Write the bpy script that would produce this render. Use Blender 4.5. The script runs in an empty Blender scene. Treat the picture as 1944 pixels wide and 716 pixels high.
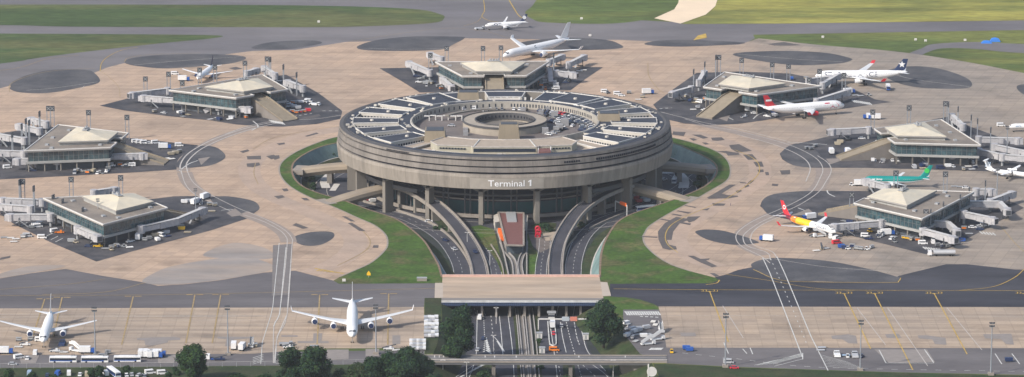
import bpy, bmesh, math, random
from mathutils import Vector, Matrix
from mathutils.geometry import tessellate_polygon
random.seed(7)
PI=math.pi
SC=bpy.context.scene; COL=SC.collection
# ---------------------------------------------------------------- camera (photo pixel frame 1944x716)
F=7721.188; CH=521.7252; TH=math.radians(12.873368); CY=2317.2724; CX=4.1683
ct,st=math.cos(TH),math.sin(TH)
def G(px,py,z=0.0):
    u=(px-972)/F; v=(py-358)/F
    dx,dy,dz=u,ct-v*st,-st-v*ct
    t=(z-CH)/dz
    return Vector((CX+t*dx,-CY+t*dy,z))
def PX(P):
    x=P[0]-CX; y=P[1]+CY; z=P[2]-CH
    zc=y*ct-z*st
    return 972+F*x/zc, 358-F*(z*ct+y*st)/zc
cam=bpy.data.cameras.new('camera'); co=bpy.data.objects.new('camera',cam); COL.objects.link(co)
co.location=(CX,-CY,CH); co.rotation_euler=(PI/2-TH,0,0)
cam.sensor_width=36; cam.lens=36*F/1944; cam.clip_start=5; cam.clip_end=30000
SC.camera=co
# ---------------------------------------------------------------- light
SUN_EL=math.radians(38); SUN_DIR=Vector((-0.80,-0.60,0)).normalized()   # where the sun stands
w=bpy.data.worlds.new("World"); SC.world=w; w.use_nodes=True
nt=w.node_tree; bg=nt.nodes['Background']; sky=nt.nodes.new('ShaderNodeTexSky')
sky.sky_type='NISHITA'; sky.sun_disc=False; sky.sun_elevation=SUN_EL
sky.sun_rotation=math.atan2(SUN_DIR.x,SUN_DIR.y); sky.dust_density=2.5; sky.altitude=100
nt.links.new(sky.outputs[0],bg.inputs[0]); bg.inputs[1].default_value=0.13
sl=bpy.data.lights.new('sun','SUN'); so=bpy.data.objects.new('sun',sl); COL.objects.link(so)
sl.energy=3.3; sl.angle=math.radians(2.5); sl.color=(1,.935,.84)
d=Vector((SUN_DIR.x*math.cos(SUN_EL),SUN_DIR.y*math.cos(SUN_EL),math.sin(SUN_EL)))
so.rotation_euler=d.to_track_quat('Z','Y').to_euler(); so.location=(-300,-300,400)
SC.view_settings.view_transform='Standard'; SC.view_settings.look='None'; SC.view_settings.gamma=1
SC.view_settings.exposure=0.44
# ---------------------------------------------------------------- materials
def lin(c):
    r=[]
    for x in c:
        x=x/255; r.append(x/12.92 if x<=.04045 else ((x+.055)/1.055)**2.4)
    return r
MT={}
def mat(n,c,rough=.7,var=.12,sc=.4,c2=None,f2=.5,s2=.02,metal=0,stretch=(1,1,1),fine=0,fs=3.0,bump=0,obj=False,spec=.3,lin_=True,edge=.12):
    """c albedo (linear), var fine mottling amount, c2 second colour mixed by large noise"""
    m=bpy.data.materials.new(n); m.use_nodes=True; t=m.node_tree; N=t.nodes; L=t.links
    b=N['Principled BSDF']; b.inputs['Roughness'].default_value=rough; b.inputs['Metallic'].default_value=metal
    b.inputs['Specular IOR Level'].default_value=spec
    geo=N.new('ShaderNodeTexCoord'); mp=N.new('ShaderNodeMapping'); mp.inputs['Scale'].default_value=stretch
    if obj: L.new(geo.outputs['Object'],mp.inputs[0])
    else:
        gg=N.new('ShaderNodeNewGeometry'); L.new(gg.outputs['Position'],mp.inputs[0])
    def noise(s,d=4):
        n_=N.new('ShaderNodeTexNoise'); n_.inputs['Scale'].default_value=s; n_.inputs['Detail'].default_value=d; n_.inputs['Roughness'].default_value=.62
        L.new(mp.outputs[0],n_.inputs['Vector']); return n_.outputs['Fac']
    def rgb(v):
        q=N.new('ShaderNodeRGB'); q.outputs[0].default_value=(*v,1); return q.outputs[0]
    cur=rgb(c)
    if c2 is not None:
        r=N.new('ShaderNodeMapRange'); r.inputs[1].default_value=f2-edge; r.inputs[2].default_value=f2+edge
        L.new(noise(s2,5),r.inputs[0]); mx=N.new('ShaderNodeMix'); mx.data_type='RGBA'
        L.new(r.outputs[0],mx.inputs[0]); L.new(cur,mx.inputs[6]); L.new(rgb(c2),mx.inputs[7]); cur=mx.outputs[2]
    def mul(cur,s,a,d=4):
        r=N.new('ShaderNodeMapRange'); r.inputs[1].default_value=.3; r.inputs[2].default_value=.7
        r.inputs[3].default_value=1-a; r.inputs[4].default_value=1+a
        L.new(noise(s,d),r.inputs[0]); v=N.new('ShaderNodeVectorMath'); v.operation='SCALE'
        L.new(cur,v.inputs[0]); L.new(r.outputs[0],v.inputs['Scale']); return v.outputs[0]
    if var: cur=mul(cur,sc,var)
    if fine: cur=mul(cur,fs,fine,3)
    L.new(cur,b.inputs['Base Color'])
    if bump:
        bp=N.new('ShaderNodeBump'); bp.inputs['Strength'].default_value=bump; bp.inputs['Distance'].default_value=.3
        L.new(noise(fs,3),bp.inputs['Height']); L.new(bp.outputs[0],b.inputs['Normal'])
    MT[n]=m; return m
def slab_mat(n,c,c2,joint=.86,size=7.5,rot=0.0,streak=.12,stain=None,f2=.5,s2=.012,east=None):
    """concrete slab apron: joints, per-slab tone, streaks, stains"""
    m=mat(n,c,.85,.07,.05,c2,f2,s2,fine=.06,fs=.6)
    t=m.node_tree; N=t.nodes; L=t.links; b=N['Principled BSDF']
    src=b.inputs['Base Color'].links[0].from_socket
    gg=N.new('ShaderNodeNewGeometry'); mp=N.new('ShaderNodeMapping'); mp.inputs['Rotation'].default_value=(0,0,rot)
    L.new(gg.outputs['Position'],mp.inputs[0])
    br=N.new('ShaderNodeTexBrick'); br.offset=0; br.inputs['Scale'].default_value=1; br.inputs['Brick Width'].default_value=size
    br.inputs['Row Height'].default_value=size; br.inputs['Mortar Size'].default_value=.32; br.inputs['Mortar Smooth'].default_value=.5
    br.inputs['Color1'].default_value=(.92,.92,.93,1); br.inputs['Color2'].default_value=(1.08,1.07,1.05,1)
    br.inputs['Mortar'].default_value=(joint,joint,joint,1); L.new(mp.outputs[0],br.inputs[0])
    mm=N.new('ShaderNodeVectorMath'); mm.operation='MULTIPLY'; L.new(src,mm.inputs[0]); L.new(br.outputs[0],mm.inputs[1])
    # stretched streaks (tyre wear)
    mp2=N.new('ShaderNodeMapping'); mp2.inputs['Scale'].default_value=(.01,.22,1); mp2.inputs['Rotation'].default_value=(0,0,rot); L.new(gg.outputs['Position'],mp2.inputs[0])
    n2=N.new('ShaderNodeTexNoise'); n2.inputs['Scale'].default_value=1; n2.inputs['Detail'].default_value=5; L.new(mp2.outputs[0],n2.inputs[0])
    r=N.new('ShaderNodeMapRange'); r.inputs[1].default_value=.35; r.inputs[2].default_value=.65; r.inputs[3].default_value=1-streak; r.inputs[4].default_value=1+streak*.6
    L.new(n2.outputs[0],r.inputs[0]); v=N.new('ShaderNodeVectorMath'); v.operation='SCALE'; L.new(mm.outputs[0],v.inputs[0]); L.new(r.outputs[0],v.inputs['Scale'])
    # dark blotches
    n3=N.new('ShaderNodeTexNoise'); n3.inputs['Scale'].default_value=.03; n3.inputs['Detail'].default_value=8; n3.inputs['Roughness'].default_value=.65; L.new(gg.outputs['Position'],n3.inputs[0])
    r3=N.new('ShaderNodeMapRange'); r3.inputs[1].default_value=.54; r3.inputs[2].default_value=.72; r3.inputs[3].default_value=1; r3.inputs[4].default_value=.66
    L.new(n3.outputs[0],r3.inputs[0]); v3=N.new('ShaderNodeVectorMath'); v3.operation='SCALE'; L.new(v.outputs[0],v3.inputs[0]); L.new(r3.outputs[0],v3.inputs['Scale'])
    out_=v3.outputs[0]
    if east:   # the newer eastern slabs are greyer
        sp=N.new('ShaderNodeSeparateXYZ'); L.new(gg.outputs['Position'],sp.inputs[0])
        ad=N.new('ShaderNodeMath'); ad.operation='MULTIPLY_ADD'; ad.inputs[1].default_value=160; L.new(n3.outputs[0],ad.inputs[0]); L.new(sp.outputs[0],ad.inputs[2])
        rr=N.new('ShaderNodeMapRange'); rr.inputs[1].default_value=200; rr.inputs[2].default_value=290; L.new(ad.outputs[0],rr.inputs[0])
        mx=N.new('ShaderNodeMix'); mx.data_type='RGBA'; mx.blend_type='MULTIPLY'; mx.inputs[7].default_value=(*east,1)
        L.new(rr.outputs[0],mx.inputs[0]); L.new(out_,mx.inputs[6]); out_=mx.outputs[2]
    L.new(out_,b.inputs['Base Color'])
    return m
CONC=slab_mat('apron_concrete',(.445,.325,.238),(.375,.285,.217),rot=.3,east=(.70,.80,.90))
CONC2=slab_mat('ring_concrete',(.45,.335,.26),(.38,.30,.24),rot=.7)
CONC3=slab_mat('lower_concrete',(.385,.300,.226),(.33,.27,.217),rot=0,streak=.2)
STAIN=mat('worn_grey_concrete',(.26,.235,.22),.85,.14,.08,(.34,.275,.225),.52,.03,stretch=(.3,1,1),fine=.06,fs=.5)
TAXI=mat('taxiway_asphalt',(.135,.128,.137),.85,.2,.03,(.168,.156,.158),.5,.008,stretch=(.35,1,1),fine=.06,fs=.5)
TAXID=mat('dark_taxiway_asphalt',(.032,.033,.044),.85,.3,.04,(.050,.050,.060),.5,.01,stretch=(.3,1,1),fine=.08,fs=.5)
TAXIL=mat('left_taxiway_asphalt',(.105,.098,.104),.85,.18,.04,(.135,.125,.127),.5,.01,stretch=(.3,1,1),fine=.08,fs=.5)
OVAL=mat('island_asphalt',(.066,.067,.075),.85,.2,.06,(.088,.086,.09),.52,.03,fine=.14,fs=.6,edge=.07)
TARM=mat('stand_asphalt',(.045,.046,.055),.85,.22,.1,(.08,.076,.08),.52,.05,fine=.15,fs=1.0)
PATCH=mat('patch_asphalt',(.10,.090,.088),.85,.15,.2)
ROAD=mat('road_asphalt',(.040,.042,.054),.85,.2,.1,(.060,.060,.072),.5,.03,fine=.08,fs=.6)
LANE=mat('lane_concrete',(.23,.2,.18),.85,.12,.1,fine=.05)
FLOORM=mat('cutting_floor',(.040,.044,.048),.9,.25,.1,(.022,.034,.022),.5,.06,fine=.1)
GRASS=mat('far_grass',(.135,.150,.036),.95,.32,.04,(.075,.108,.026),.5,.014,stretch=(.3,1,1),fine=.34,fs=.3,edge=.06)
GRASSL=mat('far_grass_left',(.050,.082,.024),.95,.22,.03,(.100,.110,.038),.52,.014,stretch=(.3,1,1),fine=.34,fs=.3,edge=.06)
GRASSB=mat('bright_grass',(.27,.25,.055),.95,.28,.04,(.16,.17,.04),.52,.016,stretch=(.25,1,1),fine=.3,fs=.3,edge=.06)
GRASSR=mat('ring_grass',(.046,.092,.012),.95,.3,.06,(.085,.088,.030),.55,.05,fine=.34,fs=.4,edge=.06)
GRASSD=mat('bank_grass',(.022,.042,.012),.95,.3,.1,(.042,.046,.02),.5,.08,fine=.3,fs=.8)
PAINTW=mat('white_paint',(.52,.52,.50),.8,.2,.4)
PAINTWF=mat('faded_white_paint',(.44,.41,.38),.8,.2,.4)
PAINTY=mat('yellow_paint',(.46,.31,.07),.8,.25,.3)
PAINTYF=mat('faded_yellow_paint',(.33,.24,.12),.8,.25,.3)
TEAL=mat('teal_embankment',(.20,.285,.275),.7,.2,.15,(.13,.20,.195),.5,.05)
KERB=mat('kerb_concrete',(.27,.24,.21),.85,.12,.3)
BCONC=mat('building_concrete',(.20,.18,.157),.85,.15,.1,(.19,.175,.155),.5,.05,stretch=(1,1,.25),fine=.05,fs=1.5)
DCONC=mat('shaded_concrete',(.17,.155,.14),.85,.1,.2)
BRIDGEC=mat('bridge_deck_concrete',(.47,.355,.258),.85,.16,.12,(.34,.275,.215),.5,.04,stretch=(.15,1,1),fine=.05,fs=.8)
PINK=mat('pink_kerb',(.55,.36,.30),.8,.1,.5)
BEIGE=mat('beige_tower_concrete',(.25,.21,.155),.85,.12,.3,stretch=(1,1,.3))
TERR=mat('terrace_gravel',(.36,.30,.24),.9,.1,.3)
ROOFD=mat('dark_roof_membrane',(.030,.038,.058),.9,.15,.2,(.045,.052,.07),.5,.08)
ROOFG=mat('satellite_roof_gravel',(.25,.215,.18),.9,.12,.15,(.185,.162,.142),.5,.06,fine=.08,fs=1)
CREAM=mat('cream_roof',(.62,.55,.42),.6,.08,.2,(.52,.48,.39),.5,.08)
WHITEP=mat('white_trim',(.60,.585,.56),.6,.06,.3)
WHITEW=mat('white_wall',(.50,.47,.42),.7,.1,.3)
GLASS=mat('blue_green_glass',(.016,.040,.055),.15,.5,.45,(.05,.10,.115),.5,.2,spec=.8)
TEALG=mat('teal_glass',(.006,.055,.068),.3,.2,.1,(.01,.085,.09),.5,.06,spec=.6)
DARK=mat('opening_and_shade_dark',(.004,.006,.016),.9,.1,1)  # near-black for openings; on core and soffit it paints shade under the drum
WIN=mat('window_glass',(.02,.028,.045),.15,.1,1,spec=.8)
GREYM=mat('grey_metal',(.32,.33,.34),.5,.1,1)
LGREY=mat('bridge_cladding',(.44,.43,.44),.6,.12,.8,(.36,.36,.38),.5,.3)
DKM=mat('dark_metal',(.06,.065,.075),.5,.1,1)
MIDM=mat('pylon_metal',(.25,.27,.30),.5,.1,1)
RUB=mat('rubber',(.02,.02,.022),.9,0,1)
PW=mat('white_aircraft_paint',(.78,.78,.78),.32,.015,.3,spec=.5)
PG=mat('wing_grey_paint',(.62,.63,.64),.4,.03,.3,spec=.5)
def flat(n,c,r=.45): return mat(n,c,r,.05,1.0,spec=.4)
NAVY=flat('navy_paint',(.018,.035,.10)); RED=flat('red_paint',(.55,.025,.04)); TEALP=flat('teal_paint',(.0,.235,.215))
GREENP=flat('green_paint',(.02,.42,.16)); YEL=flat('yellow_body_paint',(.80,.47,.02)); ORG=flat('orange_paint',(.75,.20,.02))
MAR=flat('maroon_paint',(.16,.02,.04)); BLUE=flat('blue_paint',(.02,.09,.36)); BLK=flat('black_paint',(.02,.02,.022))
SILV=flat('silver_paint',(.42,.43,.45)); BLUED=flat('dark_blue_paint',(.015,.03,.09)); WHT=flat('white_body_paint',(.72,.72,.72))
REDR=mat('terracotta_roof',(.165,.075,.068),.8,.12,.5); ORS=flat('bright_orange_panel',(.9,.17,.03)); LITB=flat('pale_blue_paint',(.3,.4,.52))
BEI=flat('beige_paint',(.42,.36,.26)); GREY=flat('grey_body_paint',(.18,.19,.2))
LEAF=mat('leaf_green',(.013,.042,.011),.85,.5,.35,(.028,.058,.013),.5,.3)
LEAFD=mat('leaf_dark_green',(.006,.024,.014),.85,.5,.35,(.014,.038,.015),.5,.3)
LEAFO=mat('leaf_olive',(.034,.048,.018),.85,.45,.5,(.020,.036,.014),.5,.3)
BARK=mat('bark',(.07,.055,.04),.9,.3,2)
# ---------------------------------------------------------------- mesh helpers
class MB:
    def __init__(s): s.v=[]; s.f=[]; s.m=[]
    def add(s,vs,fs,m=0):
        o=len(s.v); s.v+= [tuple(v) for v in vs]
        for i,f in enumerate(fs):
            s.f.append(tuple(o+k for k in f)); s.m.append(m if isinstance(m,int) else m[i])
        return s
    def box(s,x0,x1,y0,y1,z0,z1,m=0,M=None,tx=0,ty=0):
        vs=[(x0,y0,z0),(x1,y0,z0),(x1,y1,z0),(x0,y1,z0),(x0+tx,y0+ty,z1),(x1-tx,y0+ty,z1),(x1-tx,y1-ty,z1),(x0+tx,y1-ty,z1)]
        if M is not None: vs=[M@Vector(v) for v in vs]
        return s.add(vs,[(3,2,1,0),(4,5,6,7),(0,1,5,4),(1,2,6,5),(2,3,7,6),(3,0,4,7)],m)
    def beam(s,a,b,w,h=None,m=0,up=Vector((0,0,1))):
        a=Vector(a);b=Vector(b);h=h or w; d=(b-a); 
        if d.length<1e-6: return s
        d.normalize(); r=d.cross(up)
        if r.length<1e-3: r=Vector((1,0,0))
        r.normalize(); u=r.cross(d).normalized(); vs=[]
        for p in (a,b):
            for (i,j) in ((-1,-1),(1,-1),(1,1),(-1,1)): vs.append(p+r*i*w/2+u*j*h/2)
        return s.add(vs,[(3,2,1,0),(4,5,6,7),(0,1,5,4),(1,2,6,5),(2,3,7,6),(3,0,4,7)],m)
    def cyl(s,a,b,r0,r1=None,n=10,m=0,cap=True,mc=None):
        a=Vector(a);b=Vector(b); r1=r0 if r1 is None else r1; d=(b-a).normalized()
        r=d.cross(Vector((0,0,1))); r=Vector((1,0,0)) if r.length<1e-3 else r.normalized(); u=r.cross(d)
        vs=[]
        for p,q in ((a,r0),(b,r1)):
            for k in range(n):
                t=2*PI*k/n; vs.append(p+(r*math.cos(t)+u*math.sin(t))*q)
        fs=[(k,(k+1)%n,n+(k+1)%n,n+k) for k in range(n)]; ms=[m]*n
        if cap: fs+=[tuple(range(n-1,-1,-1)),tuple(range(n,2*n))]; ms+=[m if mc is None else mc]*2
        return s.add(vs,fs,ms)
    def prism(s,poly,z0,z1,mt=0,ms=0,bottom=True):
        n=len(poly); A=sum(poly[i][0]*poly[(i+1)%n][1]-poly[(i+1)%n][0]*poly[i][1] for i in range(n))
        if A<0: poly=poly[::-1]
        vs=[(p[0],p[1],z0) for p in poly]+[(p[0],p[1],z1) for p in poly]
        tr=tessellate_polygon([[Vector((p[0],p[1],0)) for p in poly]])
        fs=[];mm=[]
        for t in tr:
            a,b,c=[Vector(poly[i][:2]) for i in t]
            if (b-a).cross(c-a)<0: t=t[::-1]
            fs.append(tuple(i+n for i in t)); mm.append(mt)
            if bottom: fs.append(tuple(t[::-1])); mm.append(ms)
        for i in range(n):
            j=(i+1)%n; fs.append((i,j,n+j,n+i)); mm.append(ms)
        return s.add(vs,fs,mm)
    def rings(s,R,m=0,closed=True,caps=True,mf=None):
        n=len(R[0]); vs=[p for r in R for p in r]; fs=[];mm=[]
        for i in range(len(R)-1):
            for k in range(n if closed else n-1):
                fs.append((i*n+k,i*n+(k+1)%n,(i+1)*n+(k+1)%n,(i+1)*n+k)); mm.append(mf(i,k) if mf else m)
        if caps:
            fs.append(tuple(range(n-1,-1,-1))); mm.append(m if not mf else mf(0,0))
            fs.append(tuple((len(R)-1)*n+k for k in range(n))); mm.append(m if not mf else mf(len(R)-2,0))
        return s.add(vs,fs,mm)
def link(name,me,parent=None):
    o=bpy.data.objects.new(name,me); COL.objects.link(o)
    if parent is not None: o.parent=parent
    return o
def obj(name,mb,mats,parent=None,smooth=False):
    me=bpy.data.meshes.new(name); me.from_pydata(mb.v,[],mb.f)
    if not isinstance(mats,(list,tuple)): mats=[mats]
    for m in mats: me.materials.append(m)
    if len(mats)>1:
        for p,i in zip(me.polygons,mb.m): p.material_index=i
    if smooth:
        for p in me.polygons: p.use_smooth=True
    me.update(); 
    return link(name,me,parent)
def thing(name,loc=(0,0,0),rz=0):
    o=bpy.data.objects.new(name,None); COL.objects.link(o); o.location=loc; o.rotation_euler=(0,0,rz); o.empty_display_size=1
    return o
KIDS={}
def dup(root,loc,rz=0,scale=None):
    def cp(o,par):
        c=o.copy(); COL.objects.link(c)
        if par is not None: c.parent=par
        for ch in [q for q in o.children]: cp(ch,c)
        return c
    r=cp(root,None); r.location=loc; r.rotation_euler=(0,0,rz)
    if scale: r.scale=scale
    return r
REG=[]
def tag(o,label,cat,group=None):
    o['label']=label; o['category']=cat
    if group: o['group']=group
    return o
def reg(o,desc,place,cat,group):
    """label built later: desc (+ ordinal from the left when several) + place"""
    o['category']=cat; o['group']=group; REG.append((o,desc,place)); return o
def struct(o): o['kind']='structure'; return o
def cr(pts,closed=False,n=6):
    P=[Vector(p) for p in pts]; L=len(P); out=[]
    rng=range(L) if closed else range(L-1)
    for i in rng:
        p0=P[(i-1)%L] if closed or i>0 else P[0]*2-P[1]
        p1=P[i]; p2=P[(i+1)%L]
        p3=P[(i+2)%L] if closed or i+2<L else P[-1]*2-P[-2]
        for k in range(n):
            t=k/n
            out.append(.5*((2*p1)+(p2-p0)*t+(2*p0-5*p1+4*p2-p3)*t*t+(3*p1-p0-3*p2+p3)*t**3))
    if not closed: out.append(P[-1])
    return out
def GP(pts,z=0,smooth=False,closed=True,n=6):
    q=[G(p[0],p[1],z) for p in pts]
    return cr(q,closed,n) if smooth else q
SHC=0; LNC=0
def sheet(name,loops,z,m,kind=True):
    """flat sheet with optional holes; loops are world points"""
    flatp=[p for l in loops for p in l]
    tr=tessellate_polygon([[Vector((p[0],p[1],0)) for p in l] for l in loops])
    mb=MB(); fs=[]
    for t in tr:
        a,b,c=[Vector(flatp[i][:2]) for i in t]
        if abs((b-a).cross(c-a))<1e-6: continue
        fs.append(t if (b-a).cross(c-a)>0 else t[::-1])
    global SHC; SHC+=1; z=z+.002*(SHC%9) if z>-1 and z!=0 else z
    mb.add([(p[0],p[1],z) for p in flatp],fs)
    o=obj(name,mb,m)
    if kind: struct(o)
    return o
def ribbon_mb(mb,pts,w,z=None,dash=None,m=0):
    """flat line of width w along world points"""
    P=[Vector(p) for p in pts]
    if dash:
        on,off=dash; segs=[];cur=[P[0]];acc=0;draw=True
        for a,b in zip(P,P[1:]):
            L=(b-a).length; pos=0
            while pos<L:
                need=(on if draw else off)-acc; stp=min(need,L-pos); pos+=stp; acc+=stp
                q=a+(b-a)*(pos/L)
                if draw: cur.append(q)
                if acc>=(on if draw else off)-1e-6:
                    if draw: segs.append(cur)
                    draw=not draw; acc=0; cur=[q]
        if draw and len(cur)>1: segs.append(cur)
    else: segs=[P]
    for s in segs:
        if len(s)<2: continue
        vs=[]
        for i,p in enumerate(s):
            t=(s[min(i+1,len(s)-1)]-s[max(i-1,0)]); t.z=0
            if t.length<1e-6: t=Vector((1,0,0))
            t.normalize(); n=Vector((-t.y,t.x,0))*w/2
            zz=p.z if z is None else z
            vs+=[(p.x+n.x,p.y+n.y,zz),(p.x-n.x,p.y-n.y,zz)]
        mb.add(vs,[(2*i+1,2*i+3,2*i+2,2*i) for i in range(len(s)-1)],m)
def line(mb,px,w=.5,z=.14,smooth=True,dash=None,zz=0,n=5):
    p=[G(a,b,zz) for a,b in px]
    if smooth and len(p)>2: p=cr(p,False,n)
    global LNC; LNC+=1
    ribbon_mb(mb,p,w,z+.003*(LNC%14),dash)
def text_mesh(txt,size,bold=0.0):
    c=bpy.data.curves.new('t','FONT'); c.body=txt; c.size=size; c.align_x='CENTER'; c.resolution_u=2; c.offset=bold
    o=bpy.data.objects.new('t',c); COL.objects.link(o)
    bpy.context.view_layer.update()
    dg=bpy.context.evaluated_depsgraph_get(); me=bpy.data.meshes.new_from_object(o.evaluated_get(dg))
    vs=[v.co.copy() for v in me.vertices]; fs=[tuple(p.vertices) for p in me.polygons]
    bpy.data.objects.remove(o); bpy.data.curves.remove(c); bpy.data.meshes.remove(me)
    return vs,fs
# ================================================================ GROUND
FZ=-8.0
# rim of the cutting (world points at z=0)
moat=cr([G(a,b) for a,b in [(841,527),(839,520),(834,503),(824,485),(809,460),(786,438),(761,420),(741,411),(701,398),(671,387),(646,378),(610,368),(578,355),(560,338),(556,318),(563,305),(580,293),(605,281),(640,272),(720,258),(820,247),(958,243),(1100,247),(1200,258),(1278,273),(1306,284),(1331,295),(1350,306),(1359,318),(1356,335),(1336,354),(1296,372),(1246,390),(1201,405),(1175,418),(1161,433),(1148,455),(1141,475),(1138,492),(1137,515),(1137,527)]],False,3)
southE=[G(a,b) for a,b in [(1140,575),(1150,592),(1178,622),(1200,650),(1216,672),(1238,690),(1262,740),(1290,860)]]
southW=[G(a,b) for a,b in [(838,575),(839,600),(836,625),(830,655),(822,672),(806,700),(780,740),(730,860)]]
rim=moat+southE+southW[::-1]
BIG=14000
sheet('grass_field',[[Vector((-BIG,-3000,0)),Vector((BIG,-3000,0)),Vector((BIG,26000,0)),Vector((-BIG,26000,0))],rim[::-1]],0,GRASS)
sheet('cutting_floor',[rim],FZ,FLOORM)
Z1,Z2,Z3,Z4,Z5=.03,.06,.09,.12,.15
# upper taxiways
sheet('upper_taxiway',[GP([(-300,-8),(400,-6),(800,-12),(860,-60),(1005,-60),(1010,-10),(1040,30),(1300,43),(2250,34),(2250,52),(1430,66),(1433,73),(1403,88),(1292,97),(1180,105),(900,105),(470,135),(240,135),(190,170),(-300,190)])],Z1,TAXI)
sheet('grass_strip',[GP([(-400,10),(0,9),(300,9),(600,11),(780,17),(835,27),(843,35),(820,44),(700,50),(560,52),(150,51),(0,48),(-400,46)],0,True)],Z2,GRASSL)
sheet('grass_strip',[GP([(-400,63),(0,64),(200,65),(330,66),(420,68),(395,74),(300,83),(150,100),(60,112),(0,121),(-400,165)],0,True)],Z2,GRASSL)
sheet('grass_strip',[GP([(1058,-60),(1025,-10),(1010,12),(997,24),(1010,36),(1040,43),(1161,45),(1242,34),(1280,18),(1288,5),(1290,-20),(1270,-60)],0,True)],Z2,GRASS)
PALEC=mat('pale_concrete',(.72,.58,.42),.85,.06,.05)
sheet('concrete_taxiway',[GP([(1270,-60),(1290,-20),(1288,5),(1280,18),(1242,35),(1292,45),(1340,28),(1358,12),(1362,0),(1350,-30),(1320,-60)])],Z3,PALEC)
sheet('grass_meadow',[GP([(1320,-70),(1350,-30),(1363,0),(1357,14),(1340,29),(1292,46),(1500,45),(1944,39),(2350,33),(2350,-70)])],Z4,GRASSB)
sheet('service_road',[GP([(1726,102),(1750,92),(1772,84),(1850,80),(1944,84),(2200,95),(2200,110),(1944,101),(1850,93),(1790,92),(1762,99),(1744,107)],0,True)],Z2,TAXI)
# aprons
apr=[(-300,560),(-100,538),(0,529),(60,519),(125,511),(200,525),(265,535),(300,543),(350,540),(420,532),(500,518),(560,514),(633,533)]
ring_outer=[(645,526),(675,513),(706,498),(731,475),(736,460),(731,445),(711,428),(675,412),(633,393),(590,376),(553,356),(535,338),(530,320),(538,305),(563,288),(603,271),(641,260),(720,248),(820,238),(958,234),(1100,238),(1200,247),(1278,262),(1321,273),(1361,288),(1381,305),(1387,325),(1380,343),(1351,361),(1313,383),(1275,403),(1235,428),(1224,443),(1221,450),(1225,465),(1245,485),(1275,503),(1313,516)]
ro=cr([G(a,b) for a,b in ring_outer],False,4)
outer_pts=[G(a,b) for a,b in [(1356,527),(1380,521),(1400,513),(1430,507),(1480,530),(1560,536),(1690,537),(1706,524),(1796,502),(1836,502),(1927,512),(2300,520),(2300,185)]]
ur=cr([G(a,b) for a,b in [(1944,139),(1830,117),(1700,98),(1560,86),(1440,73)]],False,5)
up=[G(a,b) for a,b in [(1403,85),(1292,89),(1242,79),(1176,76),(1080,76),(970,74),(882,73),(721,78),(656,80),(560,95),(480,97),(400,107),(236,120),(205,128),(180,138),(60,152),(0,168),(-300,200)]]
sheet('apron',[[G(a,b) for a,b in apr]+ro+outer_pts+ur+up],Z2,CONC)
# concentric lighter ring taxiway round the terminal
c0=Vector((0,0,0))
ring_in=[p.copy() for p in ro]
ring_out=[]
for i,p in enumerate(ro):
    t=(ro[min(i+1,len(ro)-1)]-ro[max(i-1,0)]).normalized(); n=Vector((t.y,-t.x,0))
    if n.dot(p-c0)<0 and abs(p.y)<150: n=-n
    ring_out.append(p-Vector((t.y,-t.x,0))*(-21) if False else p+Vector((-t.y,t.x,0))*21)
def strip(name,A,B,m,kind=True,zA=None,zB=None):
    mb=MB(); n=len(A)
    vs=[(p.x,p.y,p.z if zA is None else zA) for p in A]+[(p.x,p.y,p.z if zB is None else zB) for p in B]
    mb.add(vs,[(i,i+1,n+i+1,n+i) for i in range(n-1)])
    o=obj(name,mb,m)
    # make it face up
    me=o.data
    if sum(p.normal.z*p.area for p in me.polygons)<0: me.flip_normals()
    return struct(o) if kind else o
RINGC=mat('taxi_ring_concrete',(.345,.268,.215),.85,.1,.1,(.41,.305,.235),.5,.02,fine=.06,fs=.5)
def off(P,d):
    out=[]
    for i,p in enumerate(P):
        t=(P[min(i+1,len(P)-1)]-P[max(i-1,0)]).normalized(); out.append(p+Vector((-t.y,t.x,0))*d)
    return out
sgn=1 if (off(ro,10)[60]-c0).length>(ro[60]-c0).length else -1
strip('ring_taxiway',off(ro,sgn*11),off(ro,sgn*24),RINGC,True,Z3-.006,Z3-.006)
# ring grass between rim and apron
rg=sheet('ring_grass',[ro+[G(1356,527),G(1365,532),G(1351,538),G(1160,539),G(1138,537),G(1137,527)]+moat[::-1]+[G(841,538),G(824,538),G(643,539),G(633,533)]],Z2,GRASSR)
mb=MB()
P=off(ro,sgn*-1.0)
ribbon_mb(mb,ro,.9,Z4); struct(obj('ring_edge_kerb',mb,KERB))
# lower taxiway
sheet('lower_taxiway',[GP([(-300,560),(-100,536),(0,527),(60,517),(125,509),(200,523),(265,533),(300,541),(350,538),(420,530),(500,516),(560,512),(633,531),(643,539),(826,538),(826,566),(806,568),(805,584),(-300,588)])],Z1,TAXIL)
sheet('lower_taxiway',[GP([(1158,539),(1351,538),(1365,532),(1356,526),(1380,519),(1400,511),(1430,503),(1700,500),(1796,500),(1836,500),(1944,510),(2300,515),(2300,584),(1252,584),(1240,577),(1215,569),(1190,565),(1158,563)])],Z1,TAXID)
sheet('asphalt_island',[GP([(1426,505),(1432,498),(1450,493),(1480,490),(1565,495),(1640,509),(1700,525),(1708,530),(1700,536),(1650,537),(1560,535),(1480,531),(1440,517)],0,True)],Z3,OVAL)
# scuffed stained concrete
for q in [[(290,520),(330,505),(420,490),(470,488),(520,505),(500,517),(420,531),(350,539),(300,541),(270,535)],[(385,485),(440,462),(500,470),(520,490),(450,492)],[(0,520),(60,505),(125,505),(60,518),(0,528)]]:
    zst=globals().get('zst',Z3-.02)+.005; sheet('worn_concrete',[GP(q,0,True)],zst,STAIN)
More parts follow.
